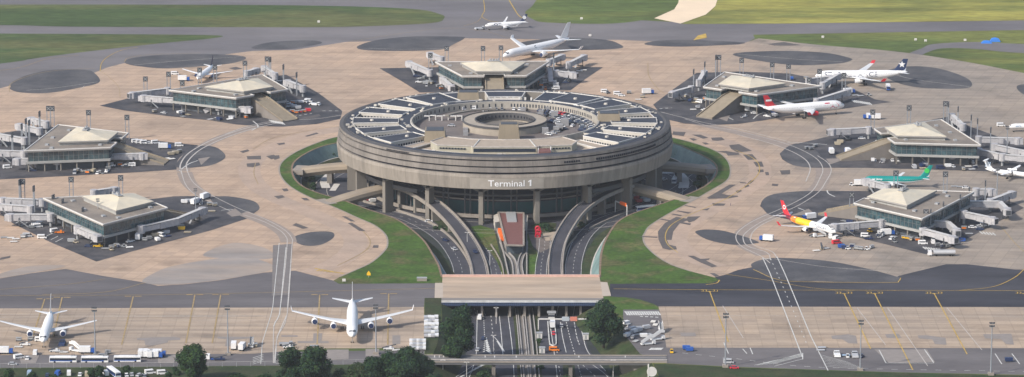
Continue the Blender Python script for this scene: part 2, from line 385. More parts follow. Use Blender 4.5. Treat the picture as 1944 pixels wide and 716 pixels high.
# dark islands
ISL=[[(20,165),(25,155),(55,142),(100,133),(160,133),(178,138),(189,156),(150,167),(90,177),(40,176),(20,170)],
[(237,118),(250,111),(300,105),(370,103),(430,104),(460,107),(467,111),(455,117),(420,123),(320,130),(270,127),(245,123)],
[(478,92),(495,84),(530,79),(590,77),(610,80),(605,84),(560,92),(520,94)],
[(677,90),(700,80),(740,73),(800,69),(870,70),(882,73),(860,85),(840,94),(780,97),(700,96)],
[(985,84),(1010,77),(1080,72),(1150,76),(1178,85),(1178,92),(1120,95),(1010,93)],
[(1391,104),(1420,99),(1500,97),(1570,101),(1612,110),(1616,115),(1590,121),(1510,124),(1430,114)],
[(1675,141),(1690,132),(1730,126),(1780,130),(1828,145),(1845,158),(1838,167),(1800,169),(1740,166),(1700,156)],
[(556,455),(562,448),(590,441),(625,440),(635,446),(628,456),(605,466),(575,466)],
[(1321,443),(1325,438),(1345,436),(1380,440),(1437,458),(1430,463),(1390,465),(1345,456)],
[(1930,165),(1950,160),(2000,165),(1990,185),(1945,180)],
[(1225,85),(1245,78),(1300,76),(1400,80),(1403,84),(1292,89)]]
for q in ISL: sheet('asphalt_island',[GP(q,0,True)],Z3,OVAL)
STANDS=[[(0,395),(0,405),(25,425),(95,460),(183,497),(250,478),(400,438),(470,415),(492,398),(485,384),(455,376),(400,372),(330,373),(290,378),(80,380),(-60,376),(-60,385)],
[(-80,348),(0,341),(120,335),(250,328),(340,322),(385,316),(418,306),(428,296),(412,282),(385,277),(320,270),(242,262),(90,240),(-60,262)],
[(189,201),(235,210),(320,221),(400,229),(450,237),(495,240),(538,241),(601,236),(646,226),(650,211),(606,178),(543,142),(523,145),(480,150),(320,170),(240,188)],
[(720,130),(830,128),(1060,127),(1145,128),(1112,150),(1083,172),(797,176),(760,153)],
[(1322,139),(1278,170),(1240,199),(1250,212),(1270,228),(1300,235),(1345,238),(1400,236),(1450,229),(1516,217),(1593,208),(1691,194),(1661,189),(1600,160),(1500,140),(1400,136)],
[(1519,272),(1490,283),(1480,292),(1485,303),(1505,314),(1545,319),(1645,319),(1856,325),(2000,332),(2010,295),(1900,262),(1840,240),(1800,222),(1700,240),(1613,250)],
[(1463,371),(1446,383),(1443,392),(1463,409),(1500,418),(1550,430),(1616,448),(1680,464),(1757,483),(1800,472),(1860,441),(1944,395),(1925,385),(1851,364),(1650,363),(1551,363),(1511,364)]]
for i,q in enumerate(STANDS):
    sheet('stand_tarmac',[GP(q,0,False)],Z3+.004*i,TARM)
# darker slip islands next to stands
for q in [[(335,318),(345,298),(360,284),(385,277),(412,281),(428,296),(418,307),(390,316)],[(440,408),(470,402),(492,398),(485,384),(455,376),(420,373),(400,380)],[(1484,292),(1492,281),(1512,273),(1540,280),(1560,300),(1555,318),(1510,315),(1486,303)],[(1445,388),(1462,371),(1511,364),(1545,366),(1490,395),(1463,409)]]:
    sheet('asphalt_island',[GP(q,0,True)],Z4+.01,OVAL)
# repair patches
PT=[[(1278,250),(1302,251),(1298,259),(1276,256)],[(1313,256),(1330,256),(1345,262),(1335,264)],[(1350,262),(1370,261),(1376,266),(1362,268),(1352,267)],[(1308,263),(1317,263),(1324,266),(1316,268)],
[(1332,271),(1340,271),(1347,274),(1339,275)],[(1384,276),(1403,274),(1428,287),(1400,290),(1388,283)],[(1358,288),(1378,287),(1402,291),(1404,294),(1382,296),(1378,291)],[(1410,294),(1428,293),(1437,303),(1420,304)],
[(1430,308),(1446,307),(1450,317),(1436,317)],[(1438,323),(1449,322),(1450,327),(1440,328)],[(1421,346),(1425,343),(1432,343),(1425,349),(1418,350)],[(1404,346),(1416,347),(1418,349),(1405,348)],
[(1342,376),(1385,351),(1397,351),(1370,368),(1382,371),(1400,372),(1402,374),(1384,377),(1345,378)],[(1396,363),(1405,361),(1409,363),(1400,367)],[(1352,386),(1378,387),(1374,391),(1354,391)],[(1413,353),(1421,351),(1423,354),(1414,357)],
[(1332,399),(1348,395),(1343,400)],[(1298,391),(1302,390),(1323,394),(1319,395)],[(1283,401),(1287,400),(1312,404),(1306,406)],[(1272,407),(1278,406),(1295,409),(1292,411)],
[(1306,412),(1330,411),(1318,420),(1308,423),(1302,417)],[(1305,486),(1317,486),(1330,492),(1347,491),(1346,494),(1340,495),(1362,506),(1352,508),(1330,499)],[(1347,519),(1356,519),(1366,524),(1358,526)],
[(540,455-26),(552,423),(586,433),(575,436)],
[(649,411),(656,411),(675,421),(666,421)],[(660,424),(668,423),(694,439),(682,439)],[(709,466),(719,466),(718,471),(707,471)],[(535,359),(545,358),(548,363),(539,364)],[(520,373),(536,371),(541,375),(528,378)],[(571,376),(582,376),(588,381),(578,381)],
[(555,428),(562,424),(586,433),(575,435)],[(578,259),(601,252),(605,254),(583,260)],[(525,273),(540,271),(541,274),(530,276)],[(519,296),(530,295),(531,301),(521,304)],[(468,297),(495,296),(496,303),(470,303)],[(468,311),(492,309),(494,314),(480,318),(469,317)],[(505,297),(520,294),(528,300),(515,303)],[(455,288),(470,284),(474,287),(461,291)],[(577,223),(605,217),(609,220),(582,227)],
[(434,130),(448,127),(461,131),(446,133)],[(0,490),(20,486),(19,490),(0,494)],[(1456,84),(1488,80),(1521,86),(1500,87),(1470,87)],[(1325,68),(1340,64),(1342,72),(1316,77)],
[(1480,324),(1500,323),(1500,331),(1484,332)],[(650,265),(660,261),(680,259),(664,267)],[(690,247),(706,243),(712,247),(700,250)],
[(1452,327),(1459,327),(1460,333),(1454,333)],[(1466,349),(1478,350),(1476,354),(1465,353)]]
PT=[q for q in PT if q!=[(540,429),(552,423),(586,433),(575,436)]]
for i,q in enumerate(PT):
    if i==len(PT)-6: 
        sheet('yellow_apron_marking',[GP(q)],Z5+.01,PAINTY); continue
    sheet('repair_patch',[GP(q)],Z4+.002*(i%7),PATCH)
# crescent dark patch on right ring
cq=[(1284,412),(1262,424),(1249,440),(1250,455),(1258,472),(1271,475),(1285,474),(1283,468),(1270,465),(1266,456),(1275,456),(1278,440),(1290,425),(1310,417)]
sheet('repair_patch',[GP(cq)],Z4+.02,PATCH)
sheet('repair_patch',[GP([(1211,450),(1221,449),(1248,450),(1248,452)])],Z4+.03,PATCH)
sheet('repair_patch',[GP([(1251,417),(1257,416),(1312,425),(1310,428)])],Z4+.03,PATCH)
# lower aprons
sheet('lower_apron',[GP([(-300,587),(805,583),(806,661),(600,662),(480,672),(-300,676)])],Z2,CONC3)
sheet('lower_apron',[GP([(1250,582),(2300,584),(2300,662),(1265,660),(1260,620)])],Z2,CONC3)
sheet('service_road',[GP([(-300,671),(480,667),(600,668),(806,664),(806,690),(560,694),(0,699),(-300,701)])],Z1,TAXIL)
sheet('service_road',[GP([(1183,588),(1253,588),(1262,620),(1267,659),(2300,661),(2300,718),(1944,712),(1700,707),(1400,697),(1264,690),(1215,672),(1183,632)])],Z1,TAXIL)
sheet('roadside_grass',[GP([(-300,702),(0,700),(560,695),(808,691),(806,702),(780,740),(735,860),(-300,860)])],Z2,GRASSD)
sheet('roadside_grass',[GP([(1264,691),(1400,698),(1700,708),(1944,713),(2300,720),(2300,900),(1292,900),(1262,740),(1240,691)])],Z2,GRASSD)
sheet('roadside_grass',[GP([(806,566),(838,566),(838,600),(836,625),(830,655),(822,671),(807,672)])],Z2,GRASSD)
sheet('roadside_grass',[GP([(1141,563),(1190,566),(1215,570),(1240,578),(1250,588),(1183,588),(1183,624),(1150,592),(1141,575)])],Z2,GRASSR)
# slabs patches on lower aprons
PC2=mat('grey_slab_patch',(.24,.215,.20),.85,.1,.3)
for q in [[(260,642),(330,640),(342,642),(342,646),(320,647),(318,651),(289,657),(276,656),(274,647),(260,646)],[(413,640),(475,640),(475,643),(444,645),(438,658),(427,658),(430,644),(413,643)],[(595,633),(612,633),(610,650),(594,650)],[(565,648),(624,648),(624,652),(565,652)],[(534,637),(565,637),(565,640),(534,640)],[(745,637),(760,637),(760,654),(745,654)],[(1291,632),(1320,632),(1322,639),(1293,639)],[(1680,635),(1706,634),(1712,642),(1684,642)],[(1742,637),(1760,637),(1795,642),(1797,655),(1775,654),(1770,645),(1744,643)],[(1866,635),(1920,634),(1925,655),(1910,654),(1900,644),(1870,643)],[(1578,638),(1610,635),(1625,638),(1628,653),(1610,652),(1600,645),(1580,644)]]:
    sheet('repair_patch',[GP(q)],Z4,PC2)
for q in [[(620,664),(662,664),(662,682),(622,684)],[(694,663),(720,663),(720,677),(694,677)],[(300,676),(335,674),(330,690),(300,690)],[(36,676),(75,674),(68,690),(40,690)]]:
    sheet('repair_patch',[GP(q)],Z4,PC2)
sheet('repair_patch',[GP([(1660,664),(1760,664),(1775,688),(1688,690)])],Z4,PC2)
# ---- markings
mw,my,myf,mwf=MB(),MB(),MB(),MB()
R1=[(1300,226),(1350,241),(1400,249),(1460,264),(1510,280),(1548,300),(1562,320),(1556,340),(1541,364),(1510,384),(1475,400),(1430,420),(1404,438),(1397,452),(1408,468),(1445,487),(1462,500)]
R2=[(1552,296),(1572,310),(1578,325),(1568,345),(1553,366),(1520,388),(1490,402),(1445,422),(1415,443),(1411,455),(1420,468),(1456,480),(1463,494)]
for R in (R1,R2): line(mwf,R,.5)
line(mwf,[(1400,256),(1470,275),(1520,297),(1538,318),(1530,345)],.6)
line(mwf,[(1424,455),(1430,440),(1450,425),(1490,408)],.6); line(mwf,[(1424,455),(1432,466),(1465,478),(1475,490)],.6)
line(mw,[(1448,490),(1462,520),(1495,605),(1524,680)],.5,smooth=False); line(mw,[(1475,488),(1490,520),(1540,640),(1572,704)],.5,smooth=False)
line(mw,[(1463,492),(1480,530),(1510,600),(1532,655)],.35,smooth=False,dash=(3,7))
line(mw,[(1444,492),(1462,492)],.8,smooth=False)
L1=[(345,330),(352,350),(368,368),(400,384),(440,402),(490,417),(527,435),(543,450),(545,465),(540,520),(530,597),(520,620),(519,690)]
L2=[(355,325),(368,348),(400,370),(450,395),(500,415),(540,437),(555,455),(554,470),(545,597),(527,640),(520,690)]
L3=[(530,462),(518,582),(514,600),(498,650),(495,692)]
for R in (L1,L2): line(mwf,R,.45)
line(mw,L3,.35,smooth=False); line(mw,[(543,470),(531,597),(519,620)],.35,smooth=False); line(mw,[(554,470),(545,597),(526,640),(522,690)],.35,smooth=False)
for q in ([(345,330),(342,315),(352,297),(372,282),(410,263),(470,243),(520,232)],[(356,326),(354,312),(366,296),(388,280),(430,261),(480,245),(530,233)]): line(mwf,q,.8)
line(mwf,[(428,255),(470,240),(525,230),(600,226),(648,219)],.6)
line(mwf,[(1250,212),(1290,222),(1340,234),(1400,245),(1500,270)],.6)
line(mw,[(612,211),(650,211)],.9,dash=(2,2)); line(mw,[(525,229),(560,221),(592,216)],.8,dash=(2,2)); line(mw,[(1252,207),(1275,205)],1,dash=(2,2))
line(mwf,[(50,172),(100,168),(185,156)],.5); line(mwf,[(255,124),(340,116),(460,108)],.5); line(mwf,[(1690,140),(1740,152),(1840,165)],.5); line(mwf,[(1400,103),(1500,112),(1600,118)],.5); line(mwf,[(700,92),(760,94),(850,93)],.5)
# taxi centre lines
line(my,[(1165,549),(1400,551),(2200,553)],.45); line(myf,[(-200,562),(300,560),(826,548)],.45)
line(myf,[(-200,130),(0,134),(90,112),(150,105)],.5); line(my,[(190,135),(193,120),(205,108),(230,96),(262,90)],.45); line(myf,[(190,135),(205,145),(225,165),(228,185)],.3)
line(myf,[(18,175),(20,160),(50,146),(100,135),(180,130)],.4); line(myf,[(236,118),(245,110),(290,104),(380,101)],.4)
line(myf,[(660,80),(760,64),(850,54),(920,60),(970,74)],.3)
line(my,[(918,0),(920,20),(915,32),(930,40),(946,42)],.5); line(myf,[(915,32),(905,42),(880,50)],.4); line(my,[(966,0),(975,15),(985,30),(998,38)],.7)
line(myf,[(1230,120),(1232,145),(1250,170),(1262,178)],.4); line(myf,[(480,283),(520,262),(600,246),(645,240)],.3)
line(my,[(1287,480),(1268,465),(1263,448),(1272,430),(1295,415),(1340,395),(1380,377),(1420,350),(1440,330),(1440,312),(1425,298),(1395,285)],.45)
line(my,[(1944,512),(1925,528),(1885,545),(1820,552)],.5); line(my,[(1378,521),(1460,533),(1560,549),(1700,552)],.4)
line(my,[(1710,528),(1706,534),(1690,537),(1560,536),(1480,532),(1430,512)],.5); line(my,[(1366,532),(1360,538),(1340,541)],.6); line(mwf,[(1470,492),(1550,505),(1600,510),(1690,516)],.4)
line(myf,[(0,550),(130,540),(200,530)],.4); line(myf,[(80,560),(200,555),(276,537)],.5); line(myf,[(690,440),(702,455),(700,470),(680,485),(640,505)],.5); line(myf,[(485,310),(482,330),(490,350)],.4)
line(myf,[(1900,430),(1925,460),(1944,478)],.5)
for a,b in [((85,568),(62,640)),((118,565),(101,640)),((253,563),(231,655)),((370,560),(353,652)),((419,560),(403,652)),((607,560),(602,655)),((738,558),(736,655))]:
    line(myf,[a,((a[0]+b[0])/2,(a[1]+b[1])/2),b],.7,smooth=False)
    line(myf,[(a[0]-16,a[1]),(a[0]-4,a[1])],1.3); line(myf,[(a[0]+3,a[1]),(a[0]+16,a[1])],1.3)
for a,b in [((1347,553),(1383,650)),((1602,557),(1653,663)),((1660,557),(1733,703)),((1773,557),(1836,673)),((1944,557),(2000,660))]:
    line(my,[a,b],.55,smooth=False); line(my,[(a[0]-4,a[1]+1),(a[0]+4,a[1]+1)],.9)
    for dx in (-16,-10,5,11):
        line(my,[(a[0]+dx,a[1]-2),(a[0]+dx+5,a[1]-2)],.5); line(my,[(a[0]+dx,a[1]+1),(a[0]+dx+4,a[1]+1)],.4); line(my,[(a[0]+dx+4,a[1]-2),(a[0]+dx+4,a[1]+1)],.4,smooth=False)
    line(mwf,[(a[0]+25,a[1]+28),(b[0]+28,b[1]-8)],.4,smooth=False)
for k in range(9): line(my,[(598+k*6,510+k*1.1),(603+k*6,511+k*1.1)],1.2); line(my,[(601+k*6,515+k*.5),(606+k*6,513+k*.8)],1.0)
# bottom edges
line(mwf,[(-100,603),(800,600)],.4); line(mwf,[(1265,600),(2000,601)],.3); line(mwf,[(-100,598),(500,600)],.3)
for y in (610,618,628,640): line(mwf,[(-100,y),(500,y-1)],.15)
line(mw,[(1270,668),(1400,682),(1560,698),(1944,706)],.4,dash=(3,4))
line(mwf,[(0,691),(400,688),(806,681)],.35)
for k in range(10):   # hatched triangles lower right
    t=k/10; line(mw,[(1432+t*70,694-t*4),(1524-(1-t)*0,672+t*10)],.35,smooth=False) if k<6 else None
for k in range(8): line(mw,[(1556+k*2,674+k*3.2),(1610+k*5,688+k*2)],.3,smooth=False)
line(mw,[(1524,671),(1437,694)],.4); line(mw,[(1524,682),(1470,696)],.4); line(mw,[(1524,671),(1524,683)],.4)
for k in range(5): line(mw,[(523+k*1,690-k*4),(545,692-k*5)],.5,smooth=False); line(mw,[(480,692-k*3),(500,686-k*3)],.5,smooth=False)
for a,b in [((1410,663),(1418,672)),((1424,661),(1429,673)),((1374,651),(1383,672)),((1889,672),(1902,692)),((1921,672),(1936,692)),((1669,665),(1682,690)),((1755,664),(1773,690))]: line(mw,[a,b],.5,smooth=False)
line(mw,[(1682,690),(1773,690)],.5)
for k in range(15): line(mw,[(1187+k*4.4,592),(1192+k*4.4,599)],.9,smooth=False)
line(mw,[(1185,592),(1250,592)],.5); line(mw,[(1215,601),(1252,603)],1.4,dash=(1.6,1))
for k in range(6): line(mw,[(1233+k*4,665),(1238+k*4,661)],1.0,smooth=False)
# stand markings / hatch
for (x,y,n,dx) in [(1617,190,9,4),(511,228,8,3.4),(1752,469,7,5),(1860,440,5,6)]:
    for k in range(n): line(mw,[(x+k*dx,y+k*.6),(x+k*dx+6,y+k*.6+5)],.9,smooth=False)
for (x,y) in [(22,418),(30,424),(38,430),(86,450),(96,456),(105,460)]: line(mw,[(x,y),(x+14,y-7)],.5,smooth=False)
for q in [[(340,325),(358,312),(376,305)],[(480,230),(490,240),(478,248)],[(1430,226),(1440,218),(1460,212)],[(1392,228),(1375,221),(1352,222)],[(1574,312),(1590,304),(1610,301)],[(1495,272),(1530,272),(1570,275)],[(1515,395),(1535,405),(1520,416)],[(1570,362),(1573,368),(1585,374)],[(455,405),(440,398),(420,400)]]: line(mw,q,.7)
for q in [[(152,170),(160,164)],[(1545,210),(1575,205)],[(455,120),(500,127)]]: line(mwf,q,.4)
for mb,n,m in ((mw,'white_ground_marking',PAINTW),(mwf,'faded_white_marking',PAINTWF),(my,'yellow_ground_marking',PAINTY),(myf,'faded_yellow_marking',PAINTYF)): struct(obj(n,mb,m))
# painted triangles
for q in [[(1568,302),(1610,301),(1576,313)],[(376,302),(400,298),(382,314)],[(1353,221),(1386,219),(1380,231)],[(1535,397),(1548,408),(1500,410)],[(430,405),(446,396),(462,409),(440,412)]]:
    sheet('painted_island',[GP(q)],Z5+.03,LANE)
# lanes
def lane(px,w,m=LANE,z=Z3,name='service_lane'):
    P=cr([G(a,b) for a,b in px],False,5); mb=MB(); ribbon_mb(mb,P,w,z+.015); struct(obj(name,mb,m))
LN=mat('lane_asphalt',(.27,.225,.195),.85,.1,.2,fine=.05)
lane([((a[0]+b[0])/2,(a[1]+b[1])/2) for a,b in zip(L1,L2)][:8],9,LN)
lane([(1302,229),(1400,252),(1480,272),(1530,292),(1560,315),(1560,345),(1530,376),(1482,400),(1435,424),(1408,445),(1412,465),(1450,485)],9,LN)
lane([(348,326),(350,305),(370,288),(425,259),(520,231)],8,LN)
sheet('service_lane',[GP([(518,466),(556,463),(548,560),(516,562)])],Z3+.03,mat('lane_a',(.17,.155,.15),.85,.1,.2))
# ---- cutting slopes
n=len(moat); half=moat[:]
def inset(P,d): return off(P,d)
tst=inset(moat,4.0)[n//2]; sg=1 if (tst-c0).length<(moat[n//2]-c0).length else -1
s1=inset(moat,sg*4.3); s2=inset(moat,sg*5.0); s3=inset(moat,sg*9.5)
strip('retaining_slope',moat,s1,TEAL,True,0,FZ+.6); strip('slope_kerb',s1,s2,PAINTWF,True,FZ+.6,FZ+.5); strip('slope_verge',s2,s3,GRASSD,True,FZ+.5,FZ+.15)
mb=MB(); ribbon_mb(mb,off(moat,-sg*.6),1.1,Z4+.03); struct(obj('cutting_rim_kerb',mb,mat('earth_kerb',(.2,.14,.1),.9,.3,.5)))
def resamp(P,n):
    P=cr(P,False,6); L=[0]
    for a,b in zip(P,P[1:]): L.append(L[-1]+(b-a).length)
    out=[];j=0
    for i in range(n):
        t=L[-1]*i/(n-1)
        while j<len(P)-2 and L[j+1]<t: j+=1
        out.append(P[j].lerp(P[j+1],min(1,max(0,(t-L[j])/(L[j+1]-L[j]+1e-9)))))
    return out
def slope(P,d,m):
    A=resamp(P,20); B=off(A,d); strip('cutting_bank',A,B,m,True,0,FZ+.1)
slope(southE,-14,GRASSD) if off(southE,-14)[2].x<southE[2].x else slope(southE,14,GRASSD)
slope(southW,13,GRASSD) if off(southW,13)[2].x>southW[2].x else slope(southW,-13,GRASSD)
# ================================================================ ROADS IN THE CUTTING (z = FZ)
def rd(px,w,m=ROAD,z=.05,name='access_road',lines=True,closed=False):
    P=cr([G(a,b,FZ) for a,b in px],False,6); mb=MB(); ribbon_mb(mb,P,w,FZ+z); struct(obj(name,mb,m))
    if lines:
        mb=MB(); ribbon_mb(mb,off(P,w/2-.5),.22,FZ+z+.05); ribbon_mb(mb,off(P,-w/2+.5),.22,FZ+z+.05); ribbon_mb(mb,P,.22,FZ+z+.05,(3,5)); struct(obj('lane_marking',mb,PAINTW))
    return P
pL=rd([(600,372),(640,386),(700,398),(765,412),(810,432),(843,455),(863,480),(875,505),(880,530),(895,570),(905,600)],10)
pR=rd([(1330,330),(1300,352),(1260,376),(1216,393),(1180,405),(1142,420),(1116,440),(1100,463),(1090,495),(1087,530),(1078,570),(1072,600)],9.5,z=.06)
p3=rd([(908,452),(920,468),(934,490),(941,510),(943,530)],6.5,z=.07)
p4=rd([(1035,452),(1033,475),(1028,500),(1026,530)],7,z=.08)
rd([(905,600),(915,640),(918,680),(905,730),(880,800)],14,z=.06,lines=False)
sheet('access_road',[GP([(893,585),(975,585),(979,640),(984,720),(985,820),(800,820),(838,720),(880,690),(893,640)],FZ)],FZ+.09,ROAD)
sheet('access_road',[GP([(1022,585),(1100,585),(1105,620),(1118,665),(1150,705),(1190,760),(1230,830),(1040,830),(1030,720),(1024,650)],FZ)],FZ+.09,ROAD)
mb=MB()
for q,ds in [([(906,590),(905,640),(903,680),(890,720)],None),([(918,600),(920,640)],(2.5,2)),([(964,596),(970,640),(974,680),(978,760)],None),([(932,600),(936,640),(938,672)],(3,5)),([(948,600),(952,640),(956,690)],None),([(905,690),(860,720)],None),
 ([(1064,612),(1068,640),(1075,670)],None),([(1075,612),(1083,645),(1091,672),(1105,720)],(3,2.5)),([(1090,612),(1095,640),(1100,655)],(5,2)),([(1101,612),(1107,640),(1117,670),(1150,705)],None),([(1043,610),(1050,655),(1056,700),(1060,740)],None),([(1055,640),(1060,690),(1068,730)],(3,4)),([(1120,690),(1150,712),(1170,740)],None),([(1100,688),(1130,715)],(3,3)),([(938,640),(950,655),(955,672)],None)]:
    line(mb,q,.36,FZ+.14,zz=FZ,dash=ds)
for k in range(7): t=k/7; line(mb,[(921-t*4,645+k*4),(922+t*1,641+k*4),(924+t*10,648+k*4)],1.0,FZ+.14,zz=FZ,smooth=False)
for k in range(5): line(mb,[(944+k*2.5,648+k*4),(947+k*2.5,652+k*4)],1.0,FZ+.14,zz=FZ,smooth=False)
for k in range(9): line(mb,[(912-k*5,694+k*3),(926-k*6,690+k*3)],1.1,FZ+.14,zz=FZ,smooth=False)
struct(obj('lane_marking',mb,PAINTW))
def gsh(q,m=GRASSD,z=.12,name='verge'): sheet(name,[GP(q,FZ,False)],FZ+z,m)
gsh([(893,431),(912,428),(938,436),(951,490),(965,527),(956,527),(944,498),(930,478),(912,462)],GRASSR)
gsh([(1001,440),(1012,470),(1022,482),(1014,527),(1001,527)],GRASSR)
gsh([(973,585),(983,585),(987,640),(990,730),(992,800),(984,800),(983,720),(978,640)]); gsh([(1014,585),(1021,585),(1024,640),(1030,720),(1034,800),(1024,800),(1019,700),(1016,640)])
gsh([(820,416),(850,420),(880,432),(872,445),(845,440)]); gsh([(1008,428),(1035,422),(1056,424),(1054,446),(1012,444)]); gsh([(1092,424),(1110,414),(1118,424),(1100,436)])
gsh([(1107,527),(1104,505),(1112,480),(1130,452),(1150,436),(1160,432),(1140,462),(1126,490),(1117,527)])
gsh([(910,690),(935,688),(945,716),(930,760),(880,760),(890,716)]); gsh([(1068,688),(1090,690),(1094,720),(1070,720)])
gsh([(1003,445),(1040,448),(1046,470),(1026,480),(1010,466)],mat('forecourt',(.15,.13,.12),.85,.2,.3),.10,'forecourt')
gsh([(1030,444),(1055,440),(1056,456),(1036,458)],TERR,.13,'forecourt')
# white crescent islands and lower ring roads in the moat
LCON=mat('pale_crescent_concrete',(.5,.48,.45),.8,.1,.3)
for q,w_ in [([(668,318),(645,322),(626,332),(616,345),(619,358)],5.2),([(631,363),(640,350)],3.6),([(1252,317),(1276,322),(1293,334),(1299,346),(1297,358)],6.0),([(1256,329),(1285,329)],4.0)]:
    mb=MB(); ribbon_mb(mb,cr([G(a,b,FZ) for a,b in q],False,6),w_,FZ+.3); struct(obj('concrete_island',mb,LCON))
mb=MB()
for r in (112,104,86,78): ribbon_mb(mb,[Vector((math.cos(t*PI/60)*r,math.sin(t*PI/60)*r,0)) for t in range(121)],.5 if r!=104 else .3,FZ+.16)
struct(obj('lane_marking',mb,PAINTWF))
ring=[Vector((math.cos(t*PI/40),math.sin(t*PI/40),0)) for t in range(81)]
strip('ring_road',[p*113 for p in ring],[p*76 for p in ring],ROAD,True,FZ+.03,FZ+.03)
# ================================================================ TERMINAL BUILDING
def pol(r,a,z=0): return Vector((r*math.cos(a),r*math.sin(a),z))
def arcring(mb,r0,r1,z0,z1,a0=0,a1=360,n=None,m=0,mtop=None):
    """solid ring segment"""
    n=n or max(4,int(abs(a1-a0)/2.5)); full=abs(a1-a0)>=359.9; R=[]
    for i in range(n+(0 if full else 1)):
        a=math.radians(a0+(a1-a0)*i/n); R.append([pol(r0,a,z0),pol(r1,a,z0),pol(r1,a,z1),pol(r0,a,z1)])
    if full: R.append(R[0])
    mt=m if mtop is None else mtop
    mb.rings(R,m,True,not full,mf=lambda i,k:(mt if k==2 else m))
T=thing('terminal_building',(0,0,FZ)); tag(T,'huge round concrete airport terminal raised on pillars in the middle of the apron','terminal building')
class Off: pass
def tobj(name,mb,mats,parent=T,**k):
    o=obj(name,mb,mats,parent,**k)
    o.data.transform(Matrix.Translation((0,0,-FZ))) if parent is T else None
    return o
prof=[(90,31.0),(92.6,31.0),(92.6,31.9),(94.0,32.3),(96.2,31.8),(96.4,30.4),(95.4,30.3),(95.4,29.6),(96.6,29.5),(97.0,26.8),(95.9,26.7),(95.9,26.0),(97.1,25.9),(97.5,23.5),(96.3,23.4),(96.3,22.4),(97.6,22.2),(98.0,20.5),(97.2,13.8),(95.5,13.2),(70,15.0)]
mb=MB(); NS=144
R=[[pol(r,2*PI*k/NS,z) for r,z in prof] for k in range(NS+1)]
groove={6,7,10,11,14,15}; 
mb.rings(R,0,False,False,mf=lambda i,k:(1 if k in(6,10,14) else 2 if k>=19 else 3 if k<4 else 0 if k>=16 else 4))  # underside faces take the near-black: shade below the drum put into colour
# vertical panel joints come from a procedural pattern
DRUMU=mat('drum_upper_concrete',(.205,.185,.168),.85,.22,.3,(.155,.142,.132),.52,.06,stretch=(1,1,.07),fine=.12,fs=1.6)
DRUM=mat('drum_concrete',(.27,.24,.208),.85,.2,.3,(.215,.193,.17),.52,.06,stretch=(1,1,.07),fine=.1,fs=1.6)
LIP=mat('rim_concrete',(.075,.075,.08),.85,.12,.3)
drum=tobj('drum_wall',mb,[DRUM,DARK,DARK,LIP,DRUMU])
# dark slots on the top bands
mb=MB()
def slots(a0,a1,n,r,z0,z1,wd):
    for i in range(n):
        a=math.radians(a0+(a1-a0)*(i+.5)/n); t=Vector((-math.sin(a),math.cos(a),0)); c=pol(r,a)
        mb=MB(); mb.beam(c-t*wd/2+Vector((0,0,(z0+z1)/2)),c+t*wd/2+Vector((0,0,(z0+z1)/2)),.3,z1-z0); tobj('window_slot',mb,DARK)
slots(226,236,14,96.35,30.6,31.2,.9); slots(302,333,34,96.95,27.4,28.6,1.0); slots(290,296,7,96.95,27.6,28.6,.9)
# floor inside, roof parts
mb=MB(); arcring(mb,54.4,91,26.6,27.4); tobj('light_well_floor',mb,mat('well_floor',(.12,.115,.11),.9,.2,.3))
FL=28.6
mb=MB(); mb.prism([pol(54.5,2*PI*k/72) for k in range(72)],FL-1.5,FL,0,0); 
COURT=mat('parking_deck',(.135,.115,.11),.85,.12,.1,(.17,.15,.14),.5,.06)
tobj('parking_deck',mb,COURT)
mb=MB(); arcring(mb,54,54.9,FL-1,33.0); tobj('court_wall',mb,[mat('court_wall_paint',(.36,.335,.295),.8,.12,.3)])
mb=MB()
for a in list(range(20,88,2))+list(range(92,170,4)):
    aa=math.radians(a); t=Vector((-math.sin(aa),math.cos(aa),0)); c=pol(53.95,aa,30.7); mb=MB(); mb.beam(c-t*.35,c+t*.35,.2,1.9); tobj('court_window',mb,WIN)
# roofs : inner ring, outer ring, radial office wings
def roofpiece(name,poly,z0,z1,wall=WHITEW,roof=ROOFD,trim=WHITEP,win=True,tw=.45):
    mb=MB(); mb.prism(poly,z0,z1,1,0,False); o=tobj(name,mb,[wall,roof])
    m2=MB(); n=len(poly)
    for i in range(n):
        a=Vector((*poly[i][:2],z1+.2)); b=Vector((*poly[(i+1)%n][:2],z1+.2)); m2.beam(a,b,tw,.5)
    q=obj('roof_edge',m2,trim,o); q.data.transform(Matrix.Translation((0,0,-FZ)))
    return o
def wring(r,a0,a1,k=4): return [pol(r,math.radians(a0+(a1-a0)*i/k)) for i in range(k+1)]
ZR=32.3
mb=MB(); arcring(mb,54.9,62,27.2,ZR,-35,215,mtop=1); tobj('inner_roof_ring',mb,[WHITEW,ROOFD])
mb=MB(); arcring(mb,88.2,92.5,27.2,ZR-.3,0,360,mtop=1); tobj('outer_roof_ring',mb,[BCONC,ROOFD])
m3=MB(); arcring(m3,54.7,55.1,ZR+.01,ZR+.5,-35,215); arcring(m3,87.9,88.2,ZR-.3,ZR+.1,-38,218); tobj('roof_edge',m3,WHITEP)
wings=[(-38,6.4),(-19,6),(0,6),(20,6),(38,7),(56,10),(124,10),(142,7),(160,6),(180,6),(199,6),(218,6.4)]
wmb=MB()
for a,hw in wings:
    A=math.radians(a); d=pol(1,A); t=Vector((-d.y,d.x,0))
    poly=[d*61.8-t*hw,d*88.4-t*(hw+2.0),d*88.4+t*(hw+2.0),d*61.8+t*hw]
    W_=roofpiece('office_wing',poly,27.4,ZR+.35,tw=.3)
    for s in (-1,1):
        wmb=MB()
        for q in range(13):
            rr=63.5+q*1.9; c=d*rr+t*s*(hw+.06+(rr-61.8)/26.6*2.0); e=(d*26.6+t*s*2.0).normalized(); wmb.beam(c-e*.62+Vector((0,0,30.3)),c+e*.62+Vector((0,0,30.3)),.12,1.5)
        wq=obj('window_band',wmb,WIN,W_); wq.data.transform(Matrix.Translation((0,0,-FZ)))
